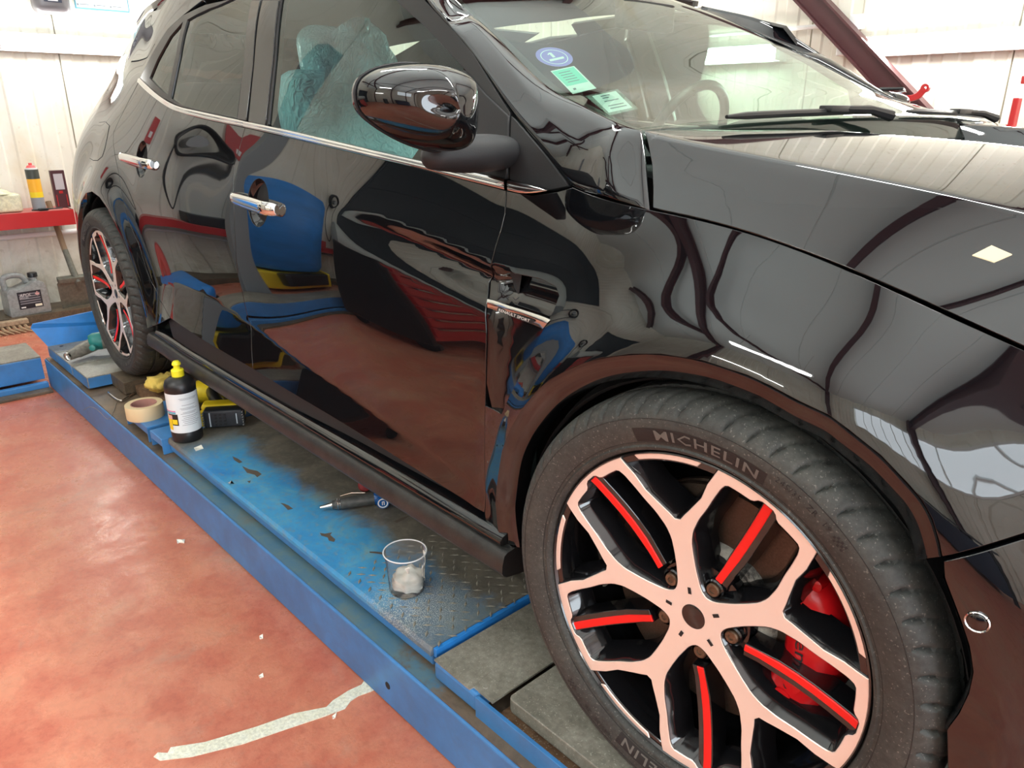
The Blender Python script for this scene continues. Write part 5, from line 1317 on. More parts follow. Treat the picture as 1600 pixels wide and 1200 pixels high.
# yellow sponge
s0 = uz(243, 611, -.012); bm = bmesh.new(); bmesh.ops.create_cube(bm, size=1); bmesh.ops.scale(bm, vec=(.085, .13, .05), verts=bm.verts); bmesh.ops.bevel(bm, geom=bm.edges[:], offset=.016, segments=3, affect='EDGES'); bmesh.ops.subdivide_edges(bm, edges=[e for e in bm.edges if e.calc_length() > .02], cuts=4, use_grid_fill=True)
for v in bm.verts:
    if v.co.z > 0: v.co.z += .008 * math.sin(v.co.x * 150) * math.sin(v.co.y * 120 + 1)
me = bpy.data.meshes.new('sponge'); bm.to_mesh(me); bm.free(); me.materials.append(simple('yellow_sponge_foam', (.80, .58, .13), .9, bump=.8, bscale=260)); me.polygons.foreach_set('use_smooth', [True] * len(me.polygons)); o = bpy.data.objects.new('sponge', me); COL.objects.link(o); o.location = (s0[0] + .02, s0[1] + .03, .0235); o.rotation_euler = (0, 0, .3)
tag(o, 'lumpy yellow sponge on the lift behind the tape roll', 'sponge')
# cordless polisher lying down, battery towards the camera
p0 = uz(352, 668, 0); cp = empty('cordless_polisher', (p0[0], p0[1], 0), 'black and yellow cordless tool lying behind the bottle with its battery forward', 'power tool', rz=1.0)
m = MB(); rbox(m, (0, .012, .036), (.125, .05, .060), .007); m.build('battery', simple('battery_black', (.022, .026, .032), .4), cp, smooth=True, angle=30)
m = MB()
for i in range(2): m.box((-.041 + .084 * i, -.0145, .036), (.0035, .002, .048 if i == 0 else .036))
m.build('battery_stripe', simple('pale_grey_print', (.55, .62, .66), .5), cp)
m = MB()
for i in range(3):
    for j in range(4): m.box((-.022 + i * .014, -.0142, .018 + j * .011), (.008, .0016, .006))
m.build('battery_vents', BLACKP, cp)
m = MB()
for i in range(6): m.box((-.0625, -.010 + 0 * i, .013 + i * .009), (.004, .016, .003)); m.box((.0625, -.010, .013 + i * .009), (.004, .016, .003))
m.build('battery_ribs', simple('rib_grey', (.25, .25, .25), .4), cp)
m = MB(); rbox(m, (-.01, .060, .040), (.135, .055, .062), .012); rbox(m, (-.07, .02, .030), (.028, .05, .045), .008); m.build('foot', YELLOWP, cp, smooth=True, angle=30)
m = MB(); m.tube([(-.02, .08, .045), (-.05, .14, .050), (-.07, .20, .055), (-.06, .25, .060)], [.022, .021, .024, .034], 14); m.build('grip', BLACKP, cp, smooth=True)
m = MB(); m.lathe([(0, 0), (.040, .002), (.043, .02), (.040, .07), (.030, .11), (0, .112)], c=(-.13, .23, .05), axis=(1, .15, 0), n=24, caps=False); m.build('motor_housing', YELLOWP, cp, smooth=True, angle=50)
m = MB(); m.lathe([(0, 0), (.036, 0), (.040, .01), (.040, .03), (0, .032)], c=(-.17, .20, .044), axis=(1, .15, 0), n=28, caps=False); m.build('backing_pad', simple('grey_brown_pad', (.16, .12, .10), .8), cp, smooth=True, angle=50)
# air die grinder
g1 = uz(500, 800, 0); g2 = uz(588, 788, 0); gd = Vector((g2[0] - g1[0], g2[1] - g1[1], 0)); L = gd.length; gn = gd.normalized()
gr = empty('air_grinder', (g1[0], g1[1], 0), 'blue and grey air grinder lying on the blue deck behind the cup', 'air tool', rz=math.atan2(gn.y, gn.x))
m = MB(); m.lathe([(0, .0), (.004, .001), (.0052, .012), (.0075, .030), (.0095, .034)], c=(0, 0, .013), axis=(1, 0, .06), n=18, caps=False); m.build('collet_tip', SATINCHROME, gr, smooth=True, angle=40)
m = MB(); m.lathe([(.0095, .0), (.0115, .002), (.0115, .008), (.0135, .010), (.0150, .024), (.0155, .026), (.0160, .110), (.0165, .114)], c=(.032, 0, .016), axis=(1, 0, .02), n=24, caps=False); m.build('grinder_barrel', m_grimy('rubbed_grey_body', [(.3, (.05, .05, .05)), (.7, (.11, .11, .10))], 30, .45), gr, smooth=True, angle=40)
m = MB()
for a in (.046, .052): m.lathe([(.0152, 0), (.0162, .001), (.0152, .002)], c=(a, 0, .017), axis=(1, 0, .02), n=24, caps=False)
m.build('steel_band', SATINCHROME, gr, smooth=True)
BLUEPL = simple('blue_enamel', (.010, .09, .30), .25)
m = MB(); m.lathe([(.0165, 0), (.0185, .004), (.0195, .02), (.019, .04), (0, .055)], c=(.142, 0, .019), axis=(1, 0, 0), n=24, caps=False); m.lathe([(.0, -.030), (.0165, -.030), (.0178, -.026), (.0170, .0), (.014, .03), (0, .034)], c=(.166, -.005, .020), axis=(.15, 1, 0), n=24, caps=False); m.build('grinder_head', BLUEPL, gr, smooth=True, angle=50)
m = MB(); m.lathe([(.0105, -.0312), (.0135, -.0312), (.0135, -.0305)], c=(.166, -.005, .020), axis=(.15, 1, 0), n=28, caps=False); m.build('cap_ring', WHITEP, gr)
m = MB(); m.box((.160, -.0365, .020), (.0022, .001, .010)); m.box((.165, -.0365, .020), (.0022, .001, .010)); m.box((.1625, -.0365, .0245), (.006, .001, .002)); m.build('cap_mark', WHITEP, gr)
m = MB(); m.tube([(.055, .010, .034), (.085, .012, .038), (.120, .006, .036)], [.002, .003, .0015], 8); m.build('throttle_lever', CHROME, gr, smooth=True)
q0 = uz(560, 765, .012); m = MB(); m.lathe([(0, 0), (.018, 0), (.019, .004), (.017, .012), (.006, .014), (.006, .03), (0, .03)], c=(q0[0] + .0, q0[1] + .02, .018), axis=(.6, -.2, .4), n=24, caps=False); o = m.build('sanding_pad', simple('dark_red_pad', (.30, .03, .03), .6), None, smooth=True, angle=40); tag(o, 'small dark red sanding pad half under the sill beside the air grinder', 'sanding pad')
# air drill on the slip plate by the rear wheel
d0 = uz(150, 548, 0); dr = empty('air_drill', (d0[0], d0[1], 0), 'green and grey air drill lying by the rear wheel', 'air tool', rz=0)
A1 = Vector(uz(108, 556, .03)) - Vector((d0[0], d0[1], 0)); A2 = Vector(uz(146, 538, .045)) - Vector((d0[0], d0[1], 0)); A3 = Vector(uz(160, 530, .06)) - Vector((d0[0], d0[1], 0))
m = MB(); m.tube([A1, A1.lerp(A2, .25), A1.lerp(A2, .35), A2], [.020, .022, .026, .030], 16); m.build('drill_handle', m_grimy('oily_aluminium', [(.3, (.12, .11, .09)), (.7, (.35, .33, .28))], 20, .35), dr, smooth=True, angle=50)
m = MB(); m.lathe([(0, -.012), (.012, -.012), (.014, .0), (.018, .004), (.018, .012)], c=A1, axis=A1 - A2, n=18, caps=False); m.build('hose_fitting', SATINCHROME, dr, smooth=True, angle=40)
TEAL = simple('teal_rubber', (.02, .22, .20), .4)
bx_ = Vector((-.05, .10, .0)).normalized(); c_ = A3 + Vector((.02, -.01, .0))
m = MB(); m.lathe([(0, -.05), (.028, -.048), (.037, -.030), (.038, .0)], c=c_, axis=(.2, 1, 0), n=24, caps=False); m.build('rear_cap', TEAL, dr, smooth=True, angle=60)
m = MB(); m.lathe([(.037, 0), (.036, .05), (.028, .09), (.018, .11), (.017, .14), (0, .142)], c=c_, axis=(.2, 1, 0), n=24, caps=False); m.build('drill_body', m_grimy('greasy_grey_alloy', [(.3, (.16, .15, .12)), (.7, (.38, .36, .31))], 20, .35), dr, smooth=True, angle=60)
m = MB(); m.lathe([(0, 0), (.013, 0), (.013, .02), (.009, .022), (0, .022)], c=A2 + Vector((.055, -.01, .0)), axis=(.7, -.6, .2), n=16, caps=False); m.build('trigger', TEAL, dr, smooth=True, angle=40)
# rods, bent key and wire in the dirt
def rod(name, px, r, label, cat, z=-.005, mat=SATINCHROME):
    pts = smooth_poly([uz(a, b, z) for a, b in px], 5); m = MB(); m.tube(pts, r, 8); o = m.build(name, mat, None, smooth=True); return tag(o, label, cat)
rod('bent_key', [(169, 613), (180, 622), (189, 626), (197, 622), (221, 607)], .004, 'bent chrome hex key lying between sponge and tape roll', 'hex key', -.051)
rod('steel_rod', [(184, 607), (210, 585)], .0035, 'thin straight steel rod below the rear tyre', 'rod', -.052)
rod('wire', [(165, 600), (166, 590), (176, 588), (184, 592)], .0012, 'thin curl of wire by the rusty lift floor', 'wire', -.055, STEEL)
rod('loose_wire', [(130, 641), (140, 636), (152, 640), (168, 655), (176, 645), (182, 628)], .0009, 'thin pale wire hanging over the edge of the side beam', 'wire', -.054, STEEL)
# scraps
def scrap(name, px, z, mat, label, cat, th=.0008, fold=.004):
    P = [uz(a, b, z) for a, b in px]; n_ = len(P); V = [(p[0], p[1], z + th + fold * (i % 2)) for i, p in enumerate(P)] + [(p[0], p[1], z) for p in P]
    pts2 = [Vector((p[0], p[1])) for p in P]; A = sum(pts2[i].x * pts2[(i + 1) % n_].y - pts2[(i + 1) % n_].x * pts2[i].y for i in range(n_)); T = tessellate_polygon([[Vector((p[0], p[1], 0)) for p in P]])
    F = []
    for t in T:
        a, b, c = t; cr = (pts2[b] - pts2[a]).cross(pts2[c] - pts2[a]) if False else (pts2[b].x - pts2[a].x) * (pts2[c].y - pts2[a].y) - (pts2[b].y - pts2[a].y) * (pts2[c].x - pts2[a].x)
        t = (a, b, c) if cr > 0 else (a, c, b); F += [t, tuple(i + n_ for i in t[::-1])]
    for i in range(n_): j = (i + 1) % n_; F.append((i, i + n_, j + n_, j) if A > 0 else (j, j + n_, i + n_, i))
    return tag(mk(name, V, F, mat), label, cat)
STRIP = m_grimy('creased_tape_strip', [(.3, (.78, .76, .58)), (.7, (.86, .86, .76))], 30, .6, 1.4, .3, 160)
o = scrap('paper_strip', [(240, 1183), (247, 1177), (262, 1177), (267, 1169), (320, 1160), (400, 1137), (460, 1115), (510, 1106), (520, 1095), (545, 1080), (565, 1070), (572, 1060), (578, 1047), (583, 1048), (584, 1057), (592, 1065), (594, 1074), (580, 1081), (560, 1088), (548, 1096), (539, 1108), (510, 1119), (450, 1139), (380, 1163), (300, 1183), (250, 1189)], FZ, STRIP, 'long crumpled strip of cream masking tape on the red floor', 'tape strip', .001, .0015)
WS = simple('white_scrap', (.82, .80, .70), .7)
scrap('paper_scrap', [(276, 843), (283, 845), (289, 843), (288, 849), (281, 848), (277, 850)], FZ, WS, 'small white scrap on the open red floor by the beam', 'scrap')
scrap('paper_scrap', [(404, 1056), (411, 1054), (412, 1058), (406, 1060)], FZ, WS, 'tiny white crumb on the red floor above the long tape strip', 'scrap')
scrap('paper_scrap', [(519, 1119), (526, 1116), (524, 1122), (520, 1124)], FZ, WS, 'tiny white crumb on the red floor just under the long tape strip', 'scrap')
scrap('paper_scrap', [(405, 994), (411, 993), (411, 998), (406, 999)], FZ, WS, 'tiny white crumb on the red floor below the middle of the beam', 'scrap')
scrap('paper_chip', [(303, 700), (315, 697), (318, 701), (306, 705)], 0, WS, 'small pale chip on the deck in front of the black bottle', 'scrap')
scrap('metal_chip', [(356, 755), (362, 753), (366, 756), (360, 758)], 0, SATINCHROME, 'small shiny metal chip near the rear end of the blue deck', 'metal chip')
# paint chipped off the deck: bare patches with their own shape
RB = simple('bare_brown_patch', (.11, .085, .065), .6)
k_ = 0
for L_, lab in (([(363, 713), (372, 717), (379, 722), (374, 724), (366, 719)], 'n'), ([(378, 728), (388, 733), (402, 736), (409, 741), (402, 746), (398, 742), (386, 739)], 'n'), ([(386, 752), (392, 751), (390, 755)], 'n'),
                ([(438, 786), (444, 787), (451, 790), (458, 795), (450, 797), (443, 790)], 'n'), ([(500, 833), (508, 834), (519, 832), (516, 836), (524, 843), (522, 847), (514, 845), (512, 840), (502, 837)], 'n'), ([(577, 862), (586, 862), (596, 863), (600, 867), (588, 865), (578, 864)], 'n'), ([(615, 815), (628, 809), (640, 806), (630, 813), (620, 817)], 'n')):
    P = [uz(a, b, .0) for a, b in L_]; n_ = len(P)
    mk('bare_patch', [(p[0], p[1], .0004 + FZ * 0) for p in P], [tuple(range(n_))[::-1]], RB, lift).location = LO
for o in bpy.data.objects:
    if o.name.startswith('bare_patch') and o.data.polygons[0].normal.z < 0: o.data.flip_normals()

# ================================================================ THINGS ALONG THE REAR WALL
cb = MB(); cb.box(((XR - 4.58) / 2, -.5, FZ + .03), (-4.58 - XR, 8, .06), bev=.004); o = cb.build('trim_1', LEDGE); tag(o, kind='structure')
cb = MB(); cb.tube([(XR + .03, -4.2, .292), (XR + .03, 1.6, .292)], .016, 10); o = cb.build('wall_pipe', WHITEP, None, smooth=True); tag(o, 'white pipe running along the rear wall under the red shelf', 'pipe')
sh_ = empty('wall_shelf', (-4.72, -1.3, .36), 'long red steel shelf on the rear wall', 'shelf')
m = MB(); m.box((.115, 0, .045), (.012, 3.36, .088), bev=.002); m.build('shelf_front', REDP, sh_)
m = MB(); m.box((0, 0, .086), (.24, 3.36, .006)); m.build('shelf_board', simple('pinkish_red', (.55, .16, .14), .5), sh_)  # board is a paler, pinker red than the shelf front
m = MB(); m.box((0, 1.675, .045), (.23, .012, .088)); m.box((0, -1.675, .045), (.23, .012, .088)); m.build('shelf_end', REDP, sh_)
SZ = .4515
def shelfpt(px, py, x=-4.70): p = ux(px, py, x); return (p[0], p[1], SZ)
q = shelfpt(62, 327, -4.68); cn = empty('spray_can', q, 'spray can with black, orange and yellow bands on the red shelf', 'spray can')
hc = zat(q[0], q[1], 262) - SZ
for nm, a, b2, mt in (('can_base', 0, .30, simple('can_grey', (.27, .28, .30), .4)), ('yellow_band', .30, .43, YELLOWP), ('orange_band', .43, .74, simple('can_orange', (.90, .45, .03), .4)), ('black_band', .74, .96, simple('can_black', (.05, .06, .05), .4)), ('can_shoulder', .96, 1.0, WHITEP)):
    m = MB(); r_ = .034 if nm != 'can_shoulder' else .030; m.lathe([(r_ if nm != 'can_base' else .034, hc * a), (r_ if nm == 'can_shoulder' else .034, hc * b2)], n=28); m.build(nm, mt, cn, smooth=True, angle=40)
m = MB(); m.lathe([(.026, hc), (.018, hc + .012), (.009, hc + .014), (.009, hc + .026), (0, hc + .027)], n=20, caps=False); m.build('spray_nozzle', simple('red_cap', (.75, .10, .10), .4), cn, smooth=True, angle=40)
q = shelfpt(100, 328, -4.72); h2 = zat(q[0], q[1], 266) - SZ; bx = empty('boxed_tool', q, 'slim dark box with a grey window leaning on the rear wall', 'box')
m = MB(); m.box((0, 0, h2 / 2), (.03, .075, h2), bev=.002); m.build('box_body', simple('maroon_black_card', (.075, .025, .030), .4), bx)
m = MB(); m.box((.0158, 0, h2 * .70), (.001, .048, h2 * .42)); m.build('box_window', simple('grey_blister', (.50, .47, .50), .3), bx)
m = MB(); m.box((.0158, 0, h2 * .42), (.001, .020, h2 * .07)); m.box((.0158, -.026, h2 * .20), (.001, .004, h2 * .30)); m.box((.0158, .026, h2 * .20), (.001, .004, h2 * .30)); m.build('box_print', REDP, bx)
q = shelfpt(4, 329, -4.70); cj = empty('cream_canister', (q[0], q[1] - .005, SZ), 'cream plastic canister at the left end of the red shelf view', 'canister')
CREAM = m_grimy('yellowed_plastic', [(.3, (.72, .66, .42)), (.7, (.80, .78, .60))], 12, .5, 1.45, .1, 60)
m = MB(); rbox(m, (0, 0, .05), (.12, .20, .10), .014); m.lathe([(.070, .10), (.045, .118), (.022, .128), (.022, .135), (0, .136)], n=24, caps=False); m.build('canister_body', CREAM, cj, smooth=True, angle=40)
m = MB(); m.lathe([(0, .135), (.020, .135), (.020, .150), (.006, .152), (.005, .172), (0, .173)], n=20, caps=False); m.build('canister_cap', WHITEP, cj, smooth=True, angle=40)
q = shelfpt(52, 326, -4.63)
m = MB(); m.box((0, 0, .006), (.03, .05, .012), bev=.003); m.tube([(0, -.06, .006), (0, .1, .006)], .004, 8); o = m.build('small_fitting', BLACKP, None); o.location = (q[0], q[1] + .05, SZ); tag(o, 'small black and white fitting at the foot of the spray can', 'fitting')
# grey five litre jug on the kerb
CZ = FZ + .06; q = ux(46, 494, -4.64); jg = empty('oil_jug', (-4.66, .048, CZ), 'grey plastic oil jug with a black label and black screw cap', 'jug', rz=.10)
hj = zat(-4.66, .05, 428) - CZ; JG = m_grimy('silver_grey_plastic', [(.3, (.27, .28, .27)), (.7, (.36, .37, .36))], 5, .35, 1.5, .05, 60)
w_ = .105
pts = []
body = [(-w_, 0), (w_, 0), (w_ + .002, .02), (w_, hj * .62), (w_ * .92, hj * .76), (w_ * .62, hj * .84), (w_ * .34, hj * .80), (w_ * .10, hj * .74), (-w_ * .40, hj * .66), (-w_ * .78, hj * .70), (-w_ * .98, hj * .62), (-w_ - .002, .02)]
m = MB(); Mj = Matrix(((0, 0, 1, -.065), (1, 0, 0, 0), (0, 1, 0, 0), (0, 0, 0, 1)))
m.prism(round_corners(body, .3), 0, .13, Mj); jb = m.build('jug_body', JG, jg); bevel(jb, .010, 3); jb.data.polygons.foreach_set('use_smooth', [True] * len(jb.data.polygons))
m = MB(); m.tube(smooth_poly([(0, -w_ * .86, hj * .64), (0, -w_ * .88, hj * .90), (0, -w_ * .60, hj * .985), (0, -w_ * .10, hj * .97), (0, w_ * .12, hj * .90), (0, w_ * .24, hj * .78)], 5), .0165, 14); m.build('jug_handle', JG, jg, smooth=True, angle=60)
m = MB(); m.lathe([(.022, 0), (.022, .02)], c=(0, w_ * .60, hj * .83), n=24); m.build('jug_neck', JG, jg, smooth=True)
m = MB(); m.lathe([(.026, 0), (.026, .022), (.024, .025), (0, .025)], c=(0, w_ * .60, hj * .89), n=24); m.build('jug_cap', BLACKP, jg, smooth=True, angle=40)
lbx = .0665; z0, z1, y0_, y1_ = hj * .17, hj * .60, -w_ * .52, w_ * .66
lab = mk('jug_label', [(lbx, y0_, z0), (lbx, y1_, z0), (lbx, y1_, z1), (lbx, y0_, z1)], [(0, 1, 2, 3)], simple('label_black', (.018, .018, .024), .4), jg)
WT_ = simple('label_white', (.80, .80, .78), .5); GR_ = simple('label_grey', (.22, .22, .24), .5)
placed_text('label_lettering', 'APOL', (lbx, y0_ + .010, z1 - .028), (0, 1, 0), (0, 0, 1), .017, WT_, lab, .0006, .25, width=.062)
placed_text('label_lettering', 'SPECIAL', (lbx, y0_ + .008, z1 - .040), (0, 1, 0), (0, 0, 1), .007, WT_, lab, .0006, width=.050)
for k in range(5): mk('label_line', [(lbx + .0006, y0_ + .008, z0 + .028 + k * .0135), (lbx + .0006, y1_ - .008, z0 + .028 + k * .0135), (lbx + .0006, y1_ - .008, z0 + .0345 + k * .0135), (lbx + .0006, y0_ + .008, z0 + .0345 + k * .0135)], [(0, 1, 2, 3)], GR_, lab)
mk('label_box', [(lbx + .0006, y1_ - .042, z0 + .006), (lbx + .0006, y1_ - .006, z0 + .006), (lbx + .0006, y1_ - .006, z0 + .020), (lbx + .0006, y1_ - .042, z0 + .020)], [(0, 1, 2, 3)], simple('label_cream', (.82, .78, .62), .5), lab)
mk('label_box', [(lbx + .0006, y0_ + .008, z0 + .006), (lbx + .0006, y0_ + .032, z0 + .006), (lbx + .0006, y0_ + .032, z0 + .013), (lbx + .0006, y0_ + .008, z0 + .013)], [(0, 1, 2, 3)], WT_, lab)
dx = y1_ - .020; dz = z1 - .020; mk('hazard_diamond', [(lbx + .0006, dx, dz - .014), (lbx + .0006, dx + .013, dz), (lbx + .0006, dx, dz + .014), (lbx + .0006, dx - .013, dz)], [(0, 1, 2, 3)], simple('diamond_pink', (.80, .42, .40), .5), lab)
# flat shovel leaning on the wall
sv = empty('shovel', (-4.66, .33, CZ), 'flat grey green shovel leaning blade down against the rear wall', 'shovel')
SVM = m_grimy('dull_green_steel', [(.3, (.10, .105, .085)), (.7, (.19, .18, .14))], 7, .5, 1.5, .2, 60)
hb = zat(-4.66, .33, 428) - CZ
m = MB(); bl_ = [(-.105, 0), (.115, .01), (.11, hb * .80), (.09, hb * .93), (-.10, hb * .93), (-.115, hb * .8)]
m.prism(bl_, 0, .004, Matrix(((0, .22, 1, .02), (1, 0, 0, 0), (0, 1, 0, 0), (0, 0, 0, 1))) @ Matrix.Diagonal((1, 1, 1, 1))); m.build('shovel_blade', SVM, sv)
m = MB(); m.box((.045, 0, hb * .90), (.05, .21, .03), ry=.2, bev=.004); m.tube([(.052, .0, hb * .55), (.058, -.002, hb * .80), (.03, -.01, hb * 1.1), (-.02, -.02, hb * 1.75)], [.006, .020, .018, .016], 12); m.build('shovel_socket', SVM, sv, smooth=True, angle=40)
m = MB(); m.tube([(-.02, -.02, hb * 1.7), (-.10, -.04, hb * 3.2)], .016, 10); m.build('shovel_shaft', simple('old_wood', (.25, .17, .10), .7), sv, smooth=True)
# broom head and dark post at the left edge
br_ = empty('broom', (-4.47, -.13, FZ), 'worn wooden broom head lying on the floor before the kerb', 'broom')
WOOD = m_grimy('worn_wood', [(.3, (.32, .22, .13)), (.7, (.55, .42, .28))], 20, .7)
m = MB(); m.box((-.02, 0, .055), (.05, .28, .025), bev=.004); m.build('broom_block', WOOD, br_)
m = MB()
for i in range(9): m.tube([(-.02, -.11 + i * .028, .045), (.02, -.10 + i * .028, .022), (.055, -.07 + i * .03, .006)], [.010, .009, .003], 6)
m.build('bristles', simple('straw_bristle', (.36, .24, .14), .9), br_)
p = uz(6, 560, FZ); m = MB(); m.box((-3.98, -.235, FZ + .11), (.02, .02, .22)); 
o = MB().box((-4.02, -.30, FZ + .10), (.10, .10, .20), bev=.004).build('dark_block', MATT); tag(o, 'dark grey block standing on the floor left of the blue flap', 'block')
# posters and the dark device near the top of the wall
m = MB()
pst = empty('safety_poster', (XR + .012, .80, 1.72), 'pale blue framed safety notice on the rear wall above the lamp', 'poster')
m = MB(); m.box((0, 0, 0), (.010, .30, .32), bev=.003); m.build('poster_frame', simple('frame_blue', (.10, .30, .40), .5), pst)
m = MB(); m.box((.0058, 0, 0), (.001, .285, .305)); sh2 = m.build('poster_sheet', simple('sheet_pale_blue', (.66, .84, .90), .5), pst)
m = MB()
for i in range(3):
    for j in range(6): m.box((.0068, -.10 + i * .09, -.135 + j * .045), (.0006, .05, .005)); m.box((.0068, -.135 + i * .09, -.138 + j * .045), (.0006, .010, .012))
m.build('poster_print', INK, sh2)
ps2 = empty('white_notice', (XR + .010, 1.12, 1.74), 'white notice with a red mark on the rear wall beside the blue notice', 'poster')
m = MB(); m.box((0, 0, 0), (.006, .30, .26), bev=.002); m.build('notice_sheet', WHITEP, ps2)
m = MB(); m.lathe([(.022, 0), (.022, .001)], c=(.0035, -.06, -.06), axis=(1, 0, 0), n=24); m.build('notice_mark', REDP, ps2)
m = MB(); m.lathe([(.012, 0), (.014, 0), (.014, .001), (.012, .001)], c=(.0035, .10, -.085), axis=(1, 0, 0), n=24, caps=False); placed_text('notice_letter', 'A', (.0045 + 0, .094, -.093), (0, 1, 0), (0, 0, 1), .016, INK, ps2, .0006); m.build('notice_ring', INK, ps2)
cv = empty('gauge_display', (XR + .07, .51, 1.63), 'rounded dark plastic gauge unit above the wall lamp', 'gauge')
m = MB(); rbox(m, (0, 0, 0), (.12, .19, .24), .045); m.build('gauge_case', simple('smoky_plastic', (.16, .15, .16), .25), cv, smooth=True, angle=60)
m = MB(); m.box((.061, 0, -.03), (.001, .09, .06)); m.build('gauge_window', simple('gauge_dark', (.04, .05, .08), .2), cv)
m = MB(); m.box((.062, 0, -.05), (.001, .05, .008)); m.box((.062, -.01, -.03), (.001, .02, .006)); m.box((.062, .01, -.015), (.001, .03, .005)); m.build('gauge_mark', WHITEP, cv)
m = MB(); m.tube(smooth_poly([(XR + .02, .05, 1.85), (XR + .03, .18, 1.66), (XR + .02, .30, 1.58)], 6), .006, 8); o = m.build('wall_cable', BLACKP, None, smooth=True); tag(o, 'black cable hanging on the rear wall left of the gauge', 'cable')
# far wall fittings
for (a, b), s_, lab in (((1340, 34), .07, 'small white junction box above the slanting red brace'), ((1318, 78), .06, 'small white junction box just under the slanting red brace')):
    p = uy(a, b, YF - .04); m = MB(); m.box(tuple(p), (s_, .05, s_), bev=.006); m.lathe([(.02, 0), (.02, .004)], c=(p[0], p[1] - .026, p[2]), axis=(0, -1, 0), n=16); tag(m.build('junction_box', WHITEP), lab, 'junction box')
p1 = uy(1195, 48, YF - .03); p2 = uy(1320, 38, YF - .03); m = MB(); m.tube([(p1[0] - 2, YF - .03, p1[2]), (p2[0], YF - .03, p1[2])], .012, 8); o = m.build('wall_conduit', WHITEP, None, smooth=True); tag(o, 'white cable conduit on the far wall left of the junction boxes', 'conduit')
# red clamp arm beyond the car
rc = empty('clamp_arm', tuple(uy(1400, 153, 2.55)), 'bent red steel arm with an eye standing behind the windshield', 'clamp arm'); RC = np.array(uy(1400, 165, 2.55))
pts = [Vector(uy(a, b, 2.55)) - Vector(RC) for a, b in ((1384, 158), (1400, 164), (1420, 166), (1434, 162), (1441, 155), (1446, 150))]
PT = smooth_poly([tuple(p) for p in pts], 5); V = []; F = []; n_ = len(PT)
for i, p in enumerate(PT):
    tg = PT[min(i + 1, n_ - 1)] - PT[max(i - 1, 0)]; tg = tg / np.linalg.norm(tg); s_ = np.array((-tg[2], 0, tg[0])); hw = .012
    for sx_, dy in ((-1, -.008), (1, -.008), (1, .008), (-1, .008)): V.append(p + s_ * hw * sx_ + np.array((0, dy, 0)))
for i in range(n_ - 1):
    for k in range(4): l = (k + 1) % 4; F.append((4 * i + k, 4 * i + l, 4 * i + 4 + l, 4 * i + 4 + k))
F += [(3, 2, 1, 0), (4 * n_ - 4, 4 * n_ - 3, 4 * n_ - 2, 4 * n_ - 1)]; o = mk('bent_arm', V, F, REDP, rc); bevel(o, .002)
e_ = Vector(PT[-1]); m = MB(); m.lathe([(.007, -.009), (.016, -.009), (.016, .009), (.007, .009), (.007, -.009)], c=e_, axis=(0, 1, 0), n=24, caps=False); m.build('arm_eye', REDP, rc, smooth=True, angle=40)
a_ = Vector(uy(1372, 152, 2.54)) - Vector(RC); b_ = Vector(uy(1412, 151, 2.54)) - Vector(RC); m = MB(); m.tube([a_, a_.lerp(b_, .1), a_.lerp(b_, .5), b_], [.005, .009, .008, .006], 12); m.build('black_grip', BLACKP, rc, smooth=True)
m = MB(); m.tube([b_, b_ + Vector((.01, 0, -.01)), b_ + Vector((-.02, 0, -.016))], .004, 8); m.build('steel_hook', CHROME, rc, smooth=True)
m = MB(); m.box((-.05, .02, -.55), (.05, .05, 1.08), bev=.004); m.box((-.05, .02, -1.13), (.4, .4, .06), bev=.01); m.build('clamp_stand', REDP, rc)
# red frame at the right edge
fx = uy(1597, 150, 2.9); rf = empty('red_frame_machine', (fx[0] + .25, 2.9, FZ), 'red tubular machine frame at the right edge beyond the bonnet', 'machine frame')
m = MB(); pA = uy(1577, 215, 2.9); pB = uy(1601, 90, 2.9); top = Vector(pB) + (Vector(pB) - Vector(pA)) * .3; bot_ = Vector((pA[0] , 2.9, FZ)); o_ = Vector((fx[0] + .25, 2.9, FZ))
m.box((pA[0] - o_.x, 0, .62), (.022, .05, 1.24), bev=.004); m.box((pA[0] - o_.x + .5, 0, .62), (.03, .05, 1.24), bev=.004); m.build('frame_post', REDP, rf)
zz = uy(1597, 125, 2.9)[2] - FZ; m = MB(); m.box((.0, 0, zz), (.52, .05, .03), bev=.004); m.box((0, 0, zz - .20), (.50, .05, .03), bev=.004); m.build('frame_bar', REDP, rf)
m = MB(); m.box((0, .0, zz - .55), (.5, .3, .5), bev=.01); m.build('machine_body', simple('machine_red', (.40, .03, .03), .4), rf)

# ================================================================ CAMERA SIDE OF THE WORKSHOP (mirrored in the paint)
tc = empty('tool_chest', (-3.05, -1.75, FZ), 'red roller tool chest with silver drawer pulls on black castors', 'tool chest', rz=-.45)
m = MB(); m.box((0, 0, .50), (.46, .70, .76), bev=.012); m.build('chest_body', REDP, tc)
m = MB(); m.box((0, 0, .895), (.50, .76, .035), bev=.01); m.box((.0, -.375, .5), (.50, .05, .84), bev=.02); m.box((.0, .375, .5), (.50, .05, .84), bev=.02); m.build('corner_guard', BLACKP, tc)
for k in range(7):
    z = .18 + k * .095; m = MB(); m.box((.235, 0, z + .035), (.02, .66, .082), bev=.003); d_ = m.build('drawer', REDP, tc)
    m = MB(); m.box((.252, 0, z + .068), (.02, .62, .014), bev=.003); m.build('drawer_pull', SATINCHROME, d_)
for a in (-1, 1):
    for b2 in (-1, 1): m = MB(); m.lathe([(0, -.015), (.05, -.015), (.05, .015), (0, .015)], c=(a * .17, b2 * .28, .05), axis=(0, 1, 0), n=20, caps=False); m.build('castor', BLACKP, tc, smooth=True, angle=40)
lc = empty('lift_column', (-3.75, -.95, FZ), 'grey steel lift column standing left of the car tail', 'lift column')
